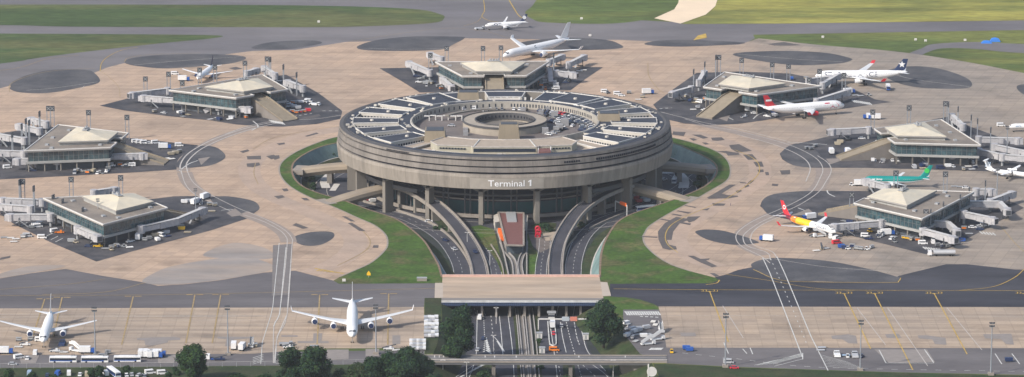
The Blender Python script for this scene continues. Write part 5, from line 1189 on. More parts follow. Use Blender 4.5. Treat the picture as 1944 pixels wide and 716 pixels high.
# dedicated vehicles
pv('bus',WHT,120,688,0,'in the row at lower left'); pv('bus',WHT,180,688,0,'in the row at lower left'); pv('bus',WHT,242,687,0,'in the row at lower left')
pv('bus',BLUED,1228,391+9,20,'',FZ,'white and blue bus driving on the sunken road at the right of the moat')
pv('truck',WHT,10,672,0,'',0,'white box truck with blue cab at the left picture edge, nearest')
pv('truck',WHT,165,671,0,'',0,'white high box truck beside the lower left jet')
pv('truck',WHT,1455,458,160,'',0,'white box truck alone on the apron left of the orange and white jet')
pv('truck',WHT,1650,226,180,'',0,'long white truck with blue cab between two right satellites'); pv('truck',WHT,1660,227,180,'',0,'white box truck parked right behind the one with the blue cab between right satellites')
pv('tanker',WHT,1785,486,180,'',0,'long fuel tanker with white cab in front of the lower right satellite')
pv('truck',WHT,1686,171,-90,'',0,'white box truck behind the tail of the navy tailed jet')
pv('van',WHT,332,142,0,'by the upper left satellite'); pv('truck',WHT,349,154,0,'',0,'white truck left of the upper left small jet')
pv('stairs',WHT,145,668,150,'',0,'passenger stairs truck leading to the lower left jet door')
pv('van',WHT,67,673,90,'',0,'small white van in front of the lower left jet nose')
pv('car',SILV,24,693,0,'',0,'silver car driving on the lower left perimeter road')
pv('van',WHT,36,681,30,'by the left picture edge'); pv('car',WHT,52,682,90,'by the left picture edge')
for x,y,k,c,h in [(35,660,'dolly',WHITEP,0),(48,656,'loader',WHT,0),(36,648,'cart',GREYM,0),(58,646,'cart',GREYM,5),(67,645,'dolly',WHITEP,0),(76,648,'van',WHT,0),(104,668,'loader',WHT,10),(112,669,'dolly',GREYM,0),(121,670,'dolly',WHITEP,0),(118,655,'pushback',BLUED,90),(205,672,'cart',GREYM,0),(196,674,'dolly',GREYM,0)]: pv(k,c,x,y,h,'around the lower left white jet')
for x,y,k,c,h in [(268,677,'truck',WHT,90),(276,677,'truck',WHT,90),(285,678,'truck',WHT,90),(294,680,'truck',WHT,0),(300,677,'truck',BLUE,0)]: pv(k,c,x,y,h,'behind the three white buses')
for x,y,k,c,h in [(395,681,'van',WHT,90),(408,683,'dolly',BLUE,0),(417,684,'loader',BLUED,0),(444,662,'truck',RED,90),(460,664,'truck',BLUED,80),(478,658,'stairs',GREYM,90),(486,659,'cart',BEI,90),(474,660,'cart',BEI,90)]: pv(k,c,x,y,h,'left of the big lower centre jet')
for x,y,k,c,h in [(543,656,'pushback',GREYM,0),(547,661,'loader',WHT,0),(738,664,'loader',WHT,0),(752,666,'dolly',WHITEP,10),(596,600+58,'dolly',GREYM,0)]: pv(k,c,x,y,h,'around the big lower centre jet')
for x,y,k,c,h in [(110,712,'van',BLUE,80),(131,712,'van',WHT,95),(152,713,'car',WHT,90),(165,714,'van',BEI,95),(201,712,'van',WHT,110),(189,715,'car',GREY,100),(240,714,'car',WHT,100),(250,713,'car',SILV,100),(285,710,'van',WHT,20),(308,711,'van',WHT,10),(265,714,'car',SILV,60),(90,714,'car',BLUED,90),(56,712,'van',LITB,90),(12,714,'car',BLUE,90),(275,716,'car',GREY,90)]: pv(k,c,x,y,h,'in the car park at the bottom left')
pv('bus',BLUED,216,712,115,'',0,'white and blue bus parked at an angle in the bottom left car park')
# lower right apron
for x,y,k,c,h in [(1589,676,'pushback',WHT,90),(1609,679,'tug',WHT,90),(1606,676,'dolly',LITB,0),(1623,677,'pushback',SILV,90),(1636,679,'tug',BLUED,60),(1303,664,'container',BLUE,0),(1309,667,'container',BLUE,0),(1275,670,'tug',YEL,90),(1915,687,'container',BLUED,0),(1383,690,'van',SILV,0),(1560,661,'dolly',SILV,0),(1558,666,'dolly',SILV,0)]: pv(k,c,x,y,h,'on the lower right apron')
pv('car',RED,1394,700,0,'',0,'dark red car on the road near the right leftmost floodlight mast')
# equipment yards
rr=random.Random(11)
for i,(x,y) in enumerate([(1188,617),(1193,622),(1188,626),(1200,628),(1205,632),(1198,636),(1208,637),(1213,630),(1190,640),(1201,644),(1211,622),(1227,625),(1222,641),(1233,641),(1207,649)]): pv(['container','cart','dolly','container'][i%4],[WHT,LGREY,GREYM,SILV][i%4],x,y,rr.uniform(0,90),'in the right equipment yard')
pv('stairs',WHT,1230,655,20,'in the right equipment yard'); pv('stairs',WHT,1248,646,20,'in the right equipment yard'); pv('stairs',WHT,1255,630,95,'in the right equipment yard'); pv('dolly',WHITEP,1240,612,80,'in the right equipment yard'); pv('dolly',WHITEP,1244,618,80,'in the right equipment yard')
for r_ in range(6):
    for c_ in range(5):
        x=809+c_*6.6+rr.uniform(-.5,.5); y=605+r_*7+rr.uniform(-.6,.6)
        if c_>3: continue
        pv('container',[WHT,SILV,LGREY][rr.randrange(3)],x,y,90,'in rows left of the big tree').scale=(1,1,.7)
for r_ in range(3):
    for c_ in range(5): pv('container',[WHT,SILV][c_%2],781+c_*5.9,650+r_*7,90,'in rows above the dark tree group').scale=(1,1,.7)
# Turkish surroundings
for x,y,k,c,h in [(1576,452,'van',WHT,90),(1587,455,'van',WHT,60),(1588,463,'van',RED,20),(1597,471,'container',BLUE,0),(1604,473,'container',BLUED,0),(1610,474,'tug',WHT,0),(1618,470,'cart',BLUED,-20),(1626,474,'cart',GREYM,-20),(1634,475,'cart',GREYM,-20),(1646,475,'tug',WHT,0),(1655,472,'cart',SILV,40),(1556,450,'stairs',GREYM,200),(1550,477,'dolly',WHITEP,20),(1560,473,'loader',BEI,90),(1568,473,'dolly',GREYM,30),(1536,417,'truck',WHT,200),(1546,450,'loader',GREYM,20)]: pv(k,c,x,y,h,'beside the orange and white jet')
for x,y,k,c,h in [(1617,353,'tug',WHT,0),(1634,353,'truck',WHT,0),(1834,358,'car',WHT,0),(1822,356,'dolly',GREYM,0),(1812,355,'dolly',GREYM,0)]: pv(k,c,x,y,h,'near the teal green jet')
for x,y,k,c,h in [(1643,450,'van',WHT,-10),(1685,447,'truck',WHT,10),(1694,446,'van',WHT,10),(1752,464,'van',WHT,0),(1846,433,'car',WHT,0),(1858,432,'car',WHT,30),(1869,430,'van',WHT,0),(1860,437,'car',BLUED,0),(1826,459,'container',BLUE,0),(1742,458,'cart',ORG,0),(1736,450,'cart',GREYM,0),(1722,455,'cart',YEL,0),(1728,456,'cart',YEL,0),(1716,454,'cart',YEL,0),(1771,462,'van',WHT,90),(1780,468,'cart',GREY,20),(1790,470,'cart',BLUED,20),(1800,470,'cart',GREY,20),(1808,467,'cart',GREY,-20),(1816,464,'loader',GREY,0),(1830,436,'cart',ORG,0),(1840,445,'dolly',GREYM,0),(1650,455,'loader',BLUED,0),(1668,450,'cart',BLUED,0),(1675,444,'tug',BLUED,0)]: pv(k,c,x,y,h,PL['lr'])
for x,y,k,c,h in [(1532,284,'cart',GREY,30),(1540,285,'cart',GREY,30),(1548,280,'cart',GREY,40),(1590,276,'container',BEI,0),(1595,272,'container',BEI,0),(1578,292,'truck',WHT,95),(1609,292,'truck',WHT,100),(1637,290,'container',WHT,0),(1645,290,'container',SILV,0),(1653,290,'container',WHT,0),(1669,292,'container',LITB,0),(1661,306,'car',WHT,90),(1694,306,'car',WHT,90),(1704,306,'car',WHT,90),(1636,264,'car',WHT,0),(1609,266,'pushback',BLK,90)]: pv(k,c,x,y,h,PL['mr'])
for x,y,k,c,h in [(1749,303,'van',WHT,0),(1770,303,'van',WHT,0),(1754,311,'car',BLUED,0),(1820,302,'car',WHT,0),(1841,302,'car',WHT,0),(1818,310,'car',WHT,90),(1835,311,'car',WHT,90),(1847,310,'car',WHT,90),(1838,317,'dolly',WHITEP,0),(1900,240,'van',WHT,0)]: pv(k,c,x,y,h,PL['mr'])
for x,y,k,c,h in [(1316,209,'dolly',WHITEP,0),(1325,206,'cart',WHT,20),(1363,210,'pushback',WHT,150),(1385,206,'container',BLUE,0),(1392,207,'container',BLUE,0),(1399,205,'container',LITB,0),(1406,207,'container',BLUE,0),(1413,206,'container',BLUE,0),(1425,212,'truck',WHT,0),(1432,216,'car',WHT,0),(1332,195,'cart',BEI,40),(1302,185,'cart',BEI,60),(1300,192,'car',BLK,0),(1503,152,'container',BLUE,90),(1612,178,'truck',WHT,20),(1624,182,'dolly',GREYM,20),(1634,183,'dolly',GREYM,20),(1650,182,'tug',GREYM,0),(1530,151,'cart',BEI,0)]: pv(k,c,x,y,h,PL['ur'])
for x,y,k,c,h in [(1148,176,'van',WHT,0),(1154,178,'tug',GREY,40),(1172,180,'van',WHT,0),(1180,183,'car',WHT,0),(1194,178,'cart',GREY,0),(1230,179,'truck',WHT,10),(1212,190,'dolly',WHITEP,0),(1220,186,'cart',BEI,0)]: pv(k,c,x,y,h,'behind the terminal rim, right')
for x,y,k,c,h in [(573,195,'pushback',WHT,-10),(586,194,'van',WHT,-20),(598,200,'pushback',WHT,-20),(536,192,'van',WHT,40),(546,197,'car',WHT,0),(551,203,'container',SILV,10),(558,205,'container',SILV,10),(566,207,'container',SILV,10),(555,214,'cart',ORG,0),(563,216,'cart',ORG,0),(570,215,'cart',RED,0),(577,214,'cart',ORG,0),(537,223,'dolly',WHITEP,0),(548,221,'cart',GREY,0),(585,212,'container',RED,0),(497,215,'tug',ORG,0),(447,220,'car',BLUED,0),(462,222,'van',GREY,0),(424,216,'truck',WHT,90),(529,155,'dolly',WHITEP,0)]: pv(k,c,x,y,h,PL['ul'])
for x,y,k,c,h in [(258,271,'van',WHT,20),(266,272,'van',WHT,20),(274,273,'van',WHT,20),(283,273,'car',WHT,20),(295,273,'van',WHT,20),(313,283,'truck',WHT,0),(340,278,'van',WHT,0),(325,295,'container',BEI,20),(333,293,'container',BEI,20),(317,302,'dolly',WHITEP,30),(326,303,'dolly',WHITEP,30),(341,290,'cart',BEI,40),(211,316,'van',WHT,0),(228,315,'cart',ORG,0),(243,316,'cart',BLUED,0),(62,325,'car',BLUED,0),(157,326,'dolly',BEI,0),(14,320,'van',WHT,20),(240,318,'car',BLK,0)]: pv(k,c,x,y,h,PL['ml'])
for x,y,k,c,h in [(345,437,'container',YEL,0),(309,446,'tug',BLK,0),(356,442,'dolly',BEI,0),(66,430,'container',WHT,20),(72,432,'van',WHT,20),(75,427,'container',SILV,0),(60,434,'cart',GREY,0),(80,453,'van',WHT,0),(44,452,'cart',WHT,10),(30,455,'dolly',WHITEP,10),(20,453,'dolly',WHITEP,10),(8,452,'dolly',GREYM,10),(26,460,'dolly',WHITEP,10),(52,450,'van',SILV,0),(144,462,'tug',BEI,0),(135,460,'container',GREYM,0),(168,469,'car',BLUED,0),(186,469,'loader',YEL,0),(200,473,'dolly',GREYM,0),(212,472,'cart',GREYM,10),(221,469,'cart',BEI,10),(234,468,'dolly',WHITEP,10),(104,441,'van',WHT,30),(113,443,'loader',ORG,0),(130,424,'car',SILV,0),(138,428,'car',BLUED,0),(262,455,'truck',SILV,90),(275,458,'cart',GREYM,0),(283,455,'cart',GREY,0),(350,386,'container',WHT,0),(358,385,'container',SILV,0),(372,388,'truck',WHT,60),(382,388,'loader',SILV,90),(398,391,'cart',BEI,20),(408,392,'cart',BEI,20),(402,402,'dolly',BEI,0),(390,378,'truck',SILV,60)]: pv(k,c,x,y,h,PL['ll'])
for x,y,k,c,h in [(838,170,'cart',ORG,30),(832,166,'cart',GREYM,30),(815,158,'cart',BEI,60),(820,160,'cart',BEI,60),(811,155,'dolly',GREYM,60),(806,150,'cart',GREY,60),(790,146,'car',BLUED,0),(797,150,'dolly',GREYM,40),(868,163,'cart',ORG,0),(893,165,'van',WHT,0),(902,165,'van',WHT,0),(860,160,'pushback',WHT,40),(1020,158,'cart',ORG,0),(1034,158,'van',WHT,0),(1028,164,'cart',ORG,0),(1052,160,'van',WHT,20),(1074,158,'car',BLUED,0),(1100,136,'dolly',WHITEP,0),(1108,134,'dolly',WHITEP,0)]: pv(k,c,x,y,h,PL['top'])
pv('pushback',SILV,911,56,20,'',0,'grey aircraft tug ahead of the small blue tailed airliner')
# busy equipment round every satellite
rq=random.Random(99)
for kx,a in angs.items():
    A=math.radians(a); d=pol(1,A); t=Vector((-d.y,d.x,0))
    for i in range(26):
        if i<22:
            s=1 if i%2 else -1; u=rq.uniform(-24,25); half=20.5+(u+23.8)/47.6*16.7; v=s*(half+rq.uniform(1.5,13))
        else: u=-27-rq.uniform(0,10); v=rq.choice((-1,1))*rq.uniform(9,18)
        P=d*(RS+u)+t*v; kk=rq.choice(['cart','cart','dolly','container','container','tug','cart','loader','dolly','car','van']); cc=rq.choice([GREYM,SILV,BEI,BLUED,WHT,GREY,GREYM,LGREY] + ([ORG,YEL] if kk in('cart','tug') else []))
        if kk in('car','van'): cc=rq.choice([WHT,WHT,SILV,BLUED])
        if kk=='loader': cc=WHT
        put(kk,cc,P,rq.choice([math.degrees(A),math.degrees(A)+90])+rq.uniform(-15,15),PL[kx])
# roads
for x,y,k,c,h,z,l in [(832,389,'van',WHT,-60,-.0,'white van on the left curved ramp road'),(902,480,'car',BLUED,-75,-6.0,'dark blue car on the left curved ramp road'),(846,458,'car',BLUED,-50,FZ,'dark blue car on the left lower road, behind a silver car'),(863,475,'car',SILV,-55,FZ,'silver car on the left lower road beside the ramp'),
 (911,606,'van',WHT,85,FZ,'white van just coming out from under the taxiway bridge'),(917,645,'car',BLUED,85,FZ,'dark car on the left sunken road south of the bridge'),(907,666,'car',SILV,80,FZ,'silver car on the left sunken road close to the narrow road bridge'),(1066,621,'car',SILV,90,FZ,'silver car on the right sunken road beyond the sign gantry'),(1049,622,'truck',BLUED,90,FZ,'dark blue truck in the barrier lane of the right sunken road'),(1051,635,'car',RED,90,FZ,'red car in the barrier lane of the right sunken road'),(1052,667,'van',ORG,0,FZ,'orange and white van at the end of the barrier lane'),(814,422,'car',WHT,10,FZ,'white car between the pillars under the round terminal, left'),(1282,345,'bus',BLUED,80,FZ,'white bus by the pale crescent island in the right moat'),(1260,343,'car',WHT,30,FZ,'white car on the dark road in the right moat')]:
    p=G(x,y,z); 
    if z not in (0,FZ): p.z=z+.1
    elif z==FZ: p.z=FZ+.12
    put(k,c,p,h,'',label=l)
for x in (1025,1112,936,968): pass
# rooftop car park
rc=random.Random(5); cols=[WHT,SILV,GREY,BLK,BLUED,GREY,WHT,SILV,BLUED]
for k in range(25):
    a=66-k*3.35; put('car',cols[rc.randrange(9)] if k not in(5,6) else RED,pol(50.6,math.radians(a),FL+.05),a,'in the curved rooftop row')
for k in range(10): 
    a=112-k*4; 
    if k in (2,6): continue
    put('car',cols[rc.randrange(9)],pol(50.6,math.radians(a),FL+.05),a,'at the rooftop back wall')
for k in range(8): 
    a=52-k*5.5; put('car',cols[rc.randrange(9)],pol(40.5,math.radians(a),FL+.05),a,'in the inner rooftop row')
for x,y,c in [(883,209,WHT),(896,208,WHT),(922,211,WHT),(857,240,SILV),(1087,240,WHT),(1024,249,BLUED),(1058,250,RED),(1070,246,BLUED),(1082,268,SILV),(1010,252,SILV),(1045,233,BLUED),(1060,228,WHT)]: put('van' if y<210 else 'car',c,G(x,y,FL+.05),rc.uniform(0,180),'loose on the roof deck')
for r_,a0,a1,n_,pn in ((45.5,62,-12,17,'in the second curved rooftop row'),(33,40,-40,11,'in the rooftop row nearest the ring'),(30,140,105,5,'behind the rooftop ring')):
    for k in range(n_):
        if rc.random()<.12: continue
        a=a0+(a1-a0)*k/(n_-1); put('car',cols[rc.randrange(9)],pol(r_,math.radians(a),FL+.05),a+rc.uniform(-4,4),pn)
# parked rows under the left side (red and white things in the moat)
for x,y,c in [(676,373,RED),(684,376,WHT),(692,379,RED),(700,381,RED),(707,384,WHT),(716,380,BLUED),(722,376,GREY)]: put('container',c,G(x,y,FZ+.15),20,'by the left moat road')
for x,y,c in [(1213,385,RED),(1222,381,SILV),(1228,384,WHT),(1207,379,RED)]: put('container',c,G(x,y,FZ+.15),20,'in the right moat beside the bus')
# ================================================================ SIGNS, SCULPTURE, FENCES
def gantry(pts,z,h,label,signs):
    a,b=G(*pts[0],z),G(*pts[1],z); c=(a+b)/2; c.z=z; o=thing('sign_gantry',c); tag(o,label,'gantry')
    mb=MB(); mb.beam(a-c+Vector((0,0,h)),b-c+Vector((0,0,h)),.5,.6); obj('beam',mb,WHITEP,o)
    for p in (a,b): mb=MB(); mb.beam(p-c,p-c+Vector((0,0,h)),.5,.5,up=Vector((1,0,0))); obj('post',mb,WHITEP,o)
    for t0,t1,hh,m,nm in signs:
        p,q=a.lerp(b,t0)-c,a.lerp(b,t1)-c; mb=MB(); mb.beam(p+Vector((0,-.5,h+.2)),q+Vector((0,-.5,h+.2)),.25,hh); obj(nm,mb,m,o)
PALEO=flat('pale_red_sign',(.62,.22,.16)); PALEG=flat('pale_grey_sign',(.42,.46,.50))
gantry([(1022,626),(1115,626)],FZ,5.6,'long white sign gantry across the right sunken road south of the taxiway bridge',[(.48,.63,2.2,PALEG,'sign'),(.65,.79,2.2,PALEO,'sign')])
gantry([(1168,403),(1190,411)],FZ,6.5,'white gantry with an orange sign over the road in the right moat',[(.4,.95,2.0,ORS,'sign')])
# barrier lane
wall('barrier_kerb',[(1040,612),(1043,650),(1046,656),(1053,657),(1056,650),(1053,612)],.7,.5,PAINTW,'white kerb loop round the barrier lane on the right sunken road')
o=thing('toll_booth',G(1047,606,FZ)); tag(o,'small pale booth at the mouth of the taxiway bridge','booth')
mb=MB(); mb.box(-1.6,1.6,-1.5,1.5,0,3.6); obj('cabin',mb,WHITEP,o); mb=MB(); mb.box(-1.64,1.64,-1.54,1.54,1.6,2.6); obj('window',mb,WIN,o); mb=MB(); mb.box(-2.3,2.3,-2.2,2.2,3.6,3.9); obj('roof',mb,GREYM,o)
for x,y,l in [(1024,642,'beside the verge left of the right sunken road'),(1112,644,'on the bank right of the right sunken road'),(1029,670,'close to the narrow road bridge')]:
    mb=MB(); mb.box(-1.4,1.4,-1.2,1.2,0,2.8); o=thing('control_cabinet',G(x,y,FZ if x<1100 else FZ+.6)); tag(o,'small pale control cabinet '+l,'cabinet'); obj('box',mb,WHITEP,o); mb=MB(); mb.box(-1.6,1.6,-1.4,1.4,2.8,3.0); obj('roof',mb,GREYM,o); mb=MB(); mb.box(-.5,.5,-1.26,-1.2,.3,2.3); obj('door',mb,GREYM,o)
# lamps on sunken road
def lamp_proto():
    o=thing('street_lamp'); mb=MB(); mb.cyl((0,0,0),(0,0,8.5),.16,.1,6); obj('pole',mb,WHITEP,o); mb=MB(); mb.box(-1.3,-.4,-.2,.2,8.4,8.65); mb.box(.4,1.3,-.2,.2,8.4,8.65); mb.box(-.5,.5,-.05,.05,8.45,8.55); obj('lamp_head',mb,WHITEP,o); return o
lp=lamp_proto(); first=True
for x,y,l in [(937,668,'in the middle of the left sunken road'),(942,615,'near the mouth of the taxiway bridge'),(841,716,'at the bottom under the road bridge'),(886,720,'at the bottom edge beside the curved slip road'),(1164,716,'at the right of the bottom slip road'),(930,505,'between the two left roads'),(887,470,'beside the left curved ramp')]:
    P=G(x,y,FZ); o=lp if first else dup(lp,P); first=False; o.location=P; tag(o,'thin white twin headed street lamp '+l,'street lamp','street lamps by the sunken roads')
# red sculpture : stacked rings
o=thing('red_sculpture',G(1021,452,FZ)); tag(o,'tall bright red sculpture on the forecourt right of the station','sculpture')
REDB=flat('sculpture_red',(.45,.008,.03))
for i,(x,z,r) in enumerate([(0,1.5,1.2),(.3,3.4,1.35),(-.1,5.3,1.1)]):
    mb=MB(); R=[]
    for k in range(15):
        a=2*PI*k/14; c=Vector((x+r*math.cos(a),0,z+r*1.15*math.sin(a))); n=Vector((math.cos(a),0,math.sin(a))); R.append([c+(n*math.cos(b)+Vector((0,1,0))*math.sin(b))*.55 for b in [2*PI*j/7 for j in range(7)]])
    mb.rings(R,0,True,False); obj('ring',mb,REDB,o,smooth=True)
mb=MB(); mb.box(-2.2,2.2,-1.6,1.6,0,.5); obj('plinth',mb,DCONC,o)
# blue shed at top right
for i,(x,y,w_,h_,l) in enumerate([(1873,82,9,3.2,'left low blue covered pile in the far right grass'),(1889,79,9,4.5,'taller peaked blue covered pile in the far right grass')]):
    P=G(x,y); rr_=random.Random(i); mb=MB(); mb.add([(-w_,-3,0),(w_,-3,0),(w_,3,0),(-w_,3,0),(-w_*.7,-2,h_*.8),(w_*.6,-2,h_),(w_*.7,2,h_*.9),(-w_*.6,2,h_),(0,0,h_*1.3)],[(0,1,5,4),(1,2,6,5),(2,3,7,6),(3,0,4,7),(4,5,8),(5,6,8),(6,7,8),(7,4,8)]); o=obj('blue_tarpaulin_pile',mb,flat('tarp_blue',(.03,.17,.55)) if i==0 else MT['tarp_blue']); o.location=P; o.scale=(.42,.6,.5); tag(o,l,'covered pile')
for x,y,l in [(1757,80,'at the start of the far right road'),(1738,78,'left of the far right road'),(1832,79,'mid way along the far right road'),(1562,73,'alone on the grass above the right apron'),(1104,38,'on the grass patch beyond the white jet'),(605,44,'on the far left grass strip'),(653,536,'on the grass tip near the big white jet'),(1120,72-2,'on the dark asphalt behind the white jet')]:
    P=G(x,y); mb=MB(); mb.box(-.9,.9,-.15,.15,.5,1.9); o=thing('taxiway_sign',P); tag(o,'small white taxiway sign '+l,'sign'); obj('panel',mb,WHITEP,o); mb=MB(); mb.box(-.7,-.55,-.08,.08,0,.5); mb.box(.55,.7,-.08,.08,0,.5); obj('leg',mb,GREYM,o)
mb=MB(); mb.box(-1,1,-.2,.2,1.2,2.4); mb.add([(-.9,-.22,2.4),(.9,-.22,2.4),(0,-.22,3.6),(-.9,.22,2.4),(.9,.22,2.4),(0,.22,3.6)],[(0,1,2),(5,4,3),(0,3,4,1),(1,4,5,2),(2,5,3,0)]); o=thing('marker_board',G(700,527)); tag(o,'yellow marker board on the ring grass above the big white jet','marker'); obj('panel',mb,YEL,o); mb=MB(); mb.box(-.1,.1,-.1,.1,0,1.3); obj('leg',mb,GREYM,o)
mb=MB(); mb.box(-2.6,2.6,-1.4,1.4,0,1.6); o=thing('electrical_box',G(801,533)); tag(o,'low grey concrete box on the grass left of the taxiway bridge','box'); obj('body',mb,KERB,o); mb=MB(); mb.box(-2.7,2.7,-1.5,1.5,1.6,1.75); obj('lid',mb,GREYM,o)
# antenna sign at the bottom
o=thing('white_dish_sign',G(1231,718)); tag(o,'white rounded dish on a post at the bottom right of the road bridge','dish'); mb=MB(); mb.cyl((0,0,0),(0,0,7),.35,n=8); obj('post',mb,WHITEP,o); mb=MB(); mb.cyl((1.6,.2,3.2),(1.6,-.2,3.2),2.4,n=20); obj('dish',mb,WHITEP,o)
# perimeter fence lower left
def fence(px0,px1,y0,y1,label):
    a,b=G(px0,y0),G(px1,y1); c=Vector((a.x,a.y,0)); o=thing('perimeter_fence',c); tag(o,label,'fence'); L=(b-a).length; n=int(L/6)
    FM=MT.get('fence_mesh') or mat('fence_mesh',(.2,.2,.2),.7,.1,1)
    for k in range(n+1): p=a.lerp(b,k/n)-c; mb=MB(); mb.box(p.x-.08,p.x+.08,p.y-.08,p.y+.08,0,2.5); obj('post',mb,GREYM,o)
    mb=MB()
    for z in (.5,1.1,1.7,2.4): mb.beam(a-c+Vector((0,0,z)),b-c+Vector((0,0,z)),.06,.07)
    obj('rail',mb,FM,o)
fence(0,330,700,698,'thin wire perimeter fence in front of the three white buses'); fence(395,530,697,695,'thin wire perimeter fence between the two lower left trees'); fence(627,700,694,692,'thin wire perimeter fence left of the dark tree group')
fence(0,200,676+6,676+4,'thin fence behind the white buses at lower left') if 0 else None
# people (tiny) on stairs
def person_mesh():
    me=bpy.data.meshes.new('p'); V=[(0,0,.95),(0,0,1.15),(0,0,1.42),(0,0,1.55),(0,0,1.70),(0,.10,.9),(0.05,.11,.5),(0,.12,.06),(.12,.12,.03),(0,-.10,.9),(-.05,-.11,.5),(-.1,-.12,.06),(.02,-.12,.03),(0,.2,1.40),(0,.26,1.12),(.08,.27,.85),(0,-.2,1.40),(0,-.26,1.12),(.08,-.27,.85)]
    E=[(0,1),(1,2),(2,3),(3,4),(0,5),(5,6),(6,7),(7,8),(0,9),(9,10),(10,11),(11,12),(2,13),(13,14),(14,15),(2,16),(16,17),(17,18)]
    Rr=[.15,.15,.14,.06,.11,.09,.065,.05,.05,.09,.065,.05,.05,.06,.05,.04,.06,.05,.04]
    me.from_pydata(V,E,[]); o=bpy.data.objects.new('p',me); COL.objects.link(o); md=o.modifiers.new('s','SKIN')
    for i,v in enumerate(me.skin_vertices[0].data): v.radius=(Rr[i],Rr[i]); v.use_root=(i==0)
    o.modifiers.new('d','SUBSURF').levels=1
    bpy.context.view_layer.update(); dg=bpy.context.evaluated_depsgraph_get(); r=bpy.data.meshes.new_from_object(o.evaluated_get(dg)); bpy.data.objects.remove(o); return r
pm=person_mesh(); pm.materials.clear(); pm.materials.append(BLUED)
for x,y,l in [(137,676,'left one at the foot of the lower left jet stairs'),(141,678,'right one at the foot of the lower left jet stairs'),(150,669,'walking between the stairs and the white high truck'),(158,677,'standing behind the first two white buses'),(1387,391,'standing alone on the ring concrete right of the moat')]:
    o=link('person',pm); o.location=G(x,y); tag(o,'person in dark clothes '+l,'person')
# ================================================================ TREES
def tree(base,w,h,label,seed,leaf=LEAF,name='tree',cat='tree',n=5200,lobes=16,flat_=.5,ls=.42,trunk=.25,group='trees beside the roads'):
    r=random.Random(seed); o=thing(name,base); tag(o,label,cat,group if name=='tree' else None)
    L=[]; ch=h*(1-trunk); 
    for i in range(lobes):
        a=r.uniform(0,2*PI); q=math.sqrt(r.random())*w*.36; zz=h*trunk+ch*(.12+.76*r.random())
        k=1-abs((zz-h*trunk)/ch-.42)*1.0; q*=max(.25,k); rr_=w*r.uniform(.10,.25)*(0.75+.45*k)
        L.append((Vector((q*math.cos(a),q*math.sin(a),min(zz,h-rr_*.8))),rr_))
    mb=MB(); tot=sum(l[1]**2 for l in L)
    for c,rad in L:
        m_=int(1.7*n*rad*rad/tot)
        for _ in range(m_):
            d=Vector((r.gauss(0,1),r.gauss(0,1),r.gauss(0,1))).normalized(); rr2=rad*(r.random()**.3)*r.uniform(.75,1.22); p=c+Vector((d.x,d.y,d.z*.85))*rr2
            if p.z<.3: continue
            nrm=(d+Vector((r.uniform(-.8,.8),r.uniform(-.8,.8),r.uniform(-.3,.9)))).normalized(); t=nrm.cross(Vector((0,0,1))+Vector((.01,0,0))).normalized(); b=nrm.cross(t); s=ls*r.uniform(.6,1.5)
            mb.add([p+t*s,p+b*s*.8,p-t*s,p-b*s*.8],[(0,1,2,3)],r.choice((0,0,1)) )
    obj('crown',mb,[leaf,LEAFD if leaf is LEAF else LEAF],o)
    mb=MB(); mb.cyl((0,0,-1),(0,0,h*.55),w*.03+.12,.12,8); 
    for c,rad in L[:7]: mb.cyl((0,0,h*(trunk+.05)),c,.16,.06,5)
    obj('trunk',mb,BARK,o); return o
def at(x,y,z): return G(x,y,z)
tree(at(871,680,-5.5),18.5,28,'tall bushy green tree left of the sunken road below the taxiway bridge',1,LEAFD,n=11000,lobes=40,trunk=.02)
tree(at(858,690,-3),12,10,'low lighter green bush at the foot of the big left bank tree',2,LEAF,n=2500,lobes=10,trunk=.02)
tree(at(1146,657,-4),18,24,'tall rounded dark tree right of the sunken road below the taxiway bridge',3,LEAFD,n=9000,lobes=26,trunk=.08)
tree(at(364,725,0),16,18.5,'round green tree at the bottom left between the cars and the big jet',4,LEAF,n=8000,lobes=24,trunk=.05)
tree(at(552,726,0),15,17.5,'left half of the wide dark bush group below the big jet',5,LEAFD,n=7000,lobes=22,trunk=.03)
tree(at(597,728,0),17,18.5,'right half of the wide dark bush group below the big jet',6,LEAFD,n=8000,lobes=22,trunk=.03)
for i,(x,y,w_,h_,l) in enumerate([(680,742,15,13,'lowest olive bush at the left end of the dark tree group'),(712,745,15,17,'second tree of the dark tree group left of the road bridge'),(745,742,15,19,'third tree of the dark tree group left of the road bridge'),(778,742,17,23,'tallest dark tree left of the road bridge, its top hiding white containers'),(806,748,14,19,'dark tree touching the left end of the road bridge'),(760,760,16,18,'dark tree in the front row of the group left of the road bridge'),(822,765,13,14,'low dark bush under the left end of the road bridge')]): tree(at(x,y,0 if x<790 else -2),w_,h_,l,20+i,LEAFD if i else LEAFO,n=8000,lobes=28,trunk=.02)
for i,(x,y,w_,h_,l) in enumerate([(14,722,9,5.5,'small green bush in the bottom left corner'),(62,722,6,4.5,'small green bush second from the left at the bottom'),(186,716,9,6,'green bush before the middle white bus'),(172,712,4,4,'narrow green bush between two white buses'),(240,712,6,4.5,'green bush before the right white bus'),(320,725,6,5,'green bush left of the round bottom left tree'),(100,724,7,3,'low green hedge bush under the parked vans'),(335,712,5,4,'small hedge bush beside white vans'),(446,722,13,3,'low wide shrub between round tree and bush group'),(500,724,12,3.5,'low wide shrub left of the wide bush group'),(650,722,14,5,'brownish shrub right of the wide bush group')]): tree(at(x,y,0),w_,h_,l,40+i,LEAF if i not in(10,) else LEAFO,'shrub','bush',1500,9,ls=.32,trunk=0)
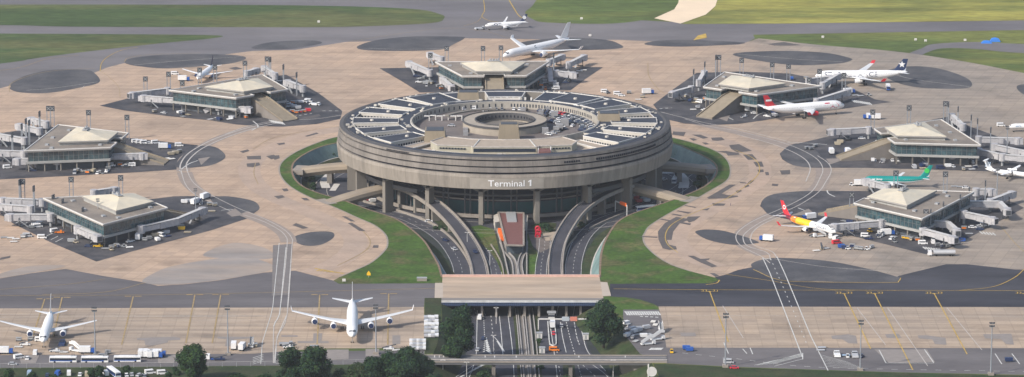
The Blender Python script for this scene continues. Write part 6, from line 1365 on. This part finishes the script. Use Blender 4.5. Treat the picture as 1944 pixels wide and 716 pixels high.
for i,(x,y,z,w_,h_,l) in enumerate([(920,722,FZ,9,5,'bush on the verge under the road bridge, left'),(1080,735,FZ,12,5,'dark bush at the bottom right of the track verge'),(833,436,FZ,6,2.4,'shrub under the left curved ramp'),(855,438,FZ,6,2.2,'shrub beside the pillar under the left curved ramp'),(1030,434,FZ,8,3,'green shrub behind the red sculpture'),(1045,440,FZ,6,2.6,'green shrub right of the red sculpture'),(1103,430,FZ,5,3,'shrub between the right ramp and the right lower road'),(585,330,FZ,6,4,'green shrub below the moat wall at left, upper'),(588,345,FZ,7,4.5,'green shrub below the moat wall at left, middle'),(597,360,FZ,6,4,'green shrub below the moat wall at left, lower'),(627,300,FZ,9,4,'shrub behind the farther left tube'),(650,296,FZ,9,4,'shrub behind the farther left tube close to the drum'),(1330,342,FZ,6,4,'green shrub below the moat wall at right, upper'),(1322,355,FZ,7,4,'green shrub below the moat wall at right, lower'),(1338,330,FZ,5,4,'green shrub beside the end of the farther right tube'),(1290,300,FZ,9,4,'shrub behind the farther right tube'),(1024,650,FZ,4,2,'small bush on the verge beside the pale cabinet'),(1025,700,FZ,4,2.5,'small bush on the verge under the road bridge, right')]): tree(at(x,y,z),w_,h_,l,60+i,LEAF,'shrub','bush',1100,8,ls=.32,trunk=0)
# ================================================================ HAZE
HZ=0.000032
mb=MB(); mb.box(-2600,2600,-3000,3200,FZ-2,560); hz=obj('haze',mb,[]); 
hm=bpy.data.materials.new('haze'); hm.use_nodes=True; t=hm.node_tree; t.nodes.clear(); ou=t.nodes.new('ShaderNodeOutputMaterial'); pvn=t.nodes.new('ShaderNodeVolumePrincipled'); pvn.inputs['Density'].default_value=HZ; pvn.inputs['Color'].default_value=(.92,.95,1,1); pvn.inputs['Anisotropy'].default_value=.2
t.links.new(pvn.outputs[0],ou.inputs['Volume']); hz.data.materials.append(hm); hz['kind']='stuff'
# grass plane must not stick out of the haze: keep it inside
# ================================================================ LABELS FOR REPEATS
ORD=['','second','third','fourth','fifth','sixth','seventh','eighth','ninth','tenth','eleventh','twelfth']
def ordn(i,n):
    if i==0: return 'leftmost'
    if i==n-1: return 'rightmost'
    if i>=20: return {21:'twenty-first',22:'twenty-second',23:'twenty-third',24:'twenty-fourth',25:'twenty-fifth',26:'twenty-sixth'}.get(i+1,f'number {i+1}')+' from the left'
    T_=['','first','second','third','fourth','fifth','sixth','seventh','eighth','ninth','tenth','eleventh','twelfth','thirteenth','fourteenth','fifteenth','sixteenth','seventeenth','eighteenth','nineteenth','twentieth']
    return (T_[i+1] if i+1<=20 else f'{i+1}th')+' from the left'
from collections import defaultdict
D_=defaultdict(list)
for o,dsc,pl_ in REG: D_[(dsc,pl_)].append(o)
for (dsc,pl_),L_ in D_.items():
    L_.sort(key=lambda o:PX(o.location)[0])
    for i,o in enumerate(L_):
        o['label']=f'{dsc} {pl_}' if len(L_)==1 else f'{dsc} {pl_}, {ordn(i,len(L_))}'
# drop unused helper protos
SC.render.engine='CYCLES'
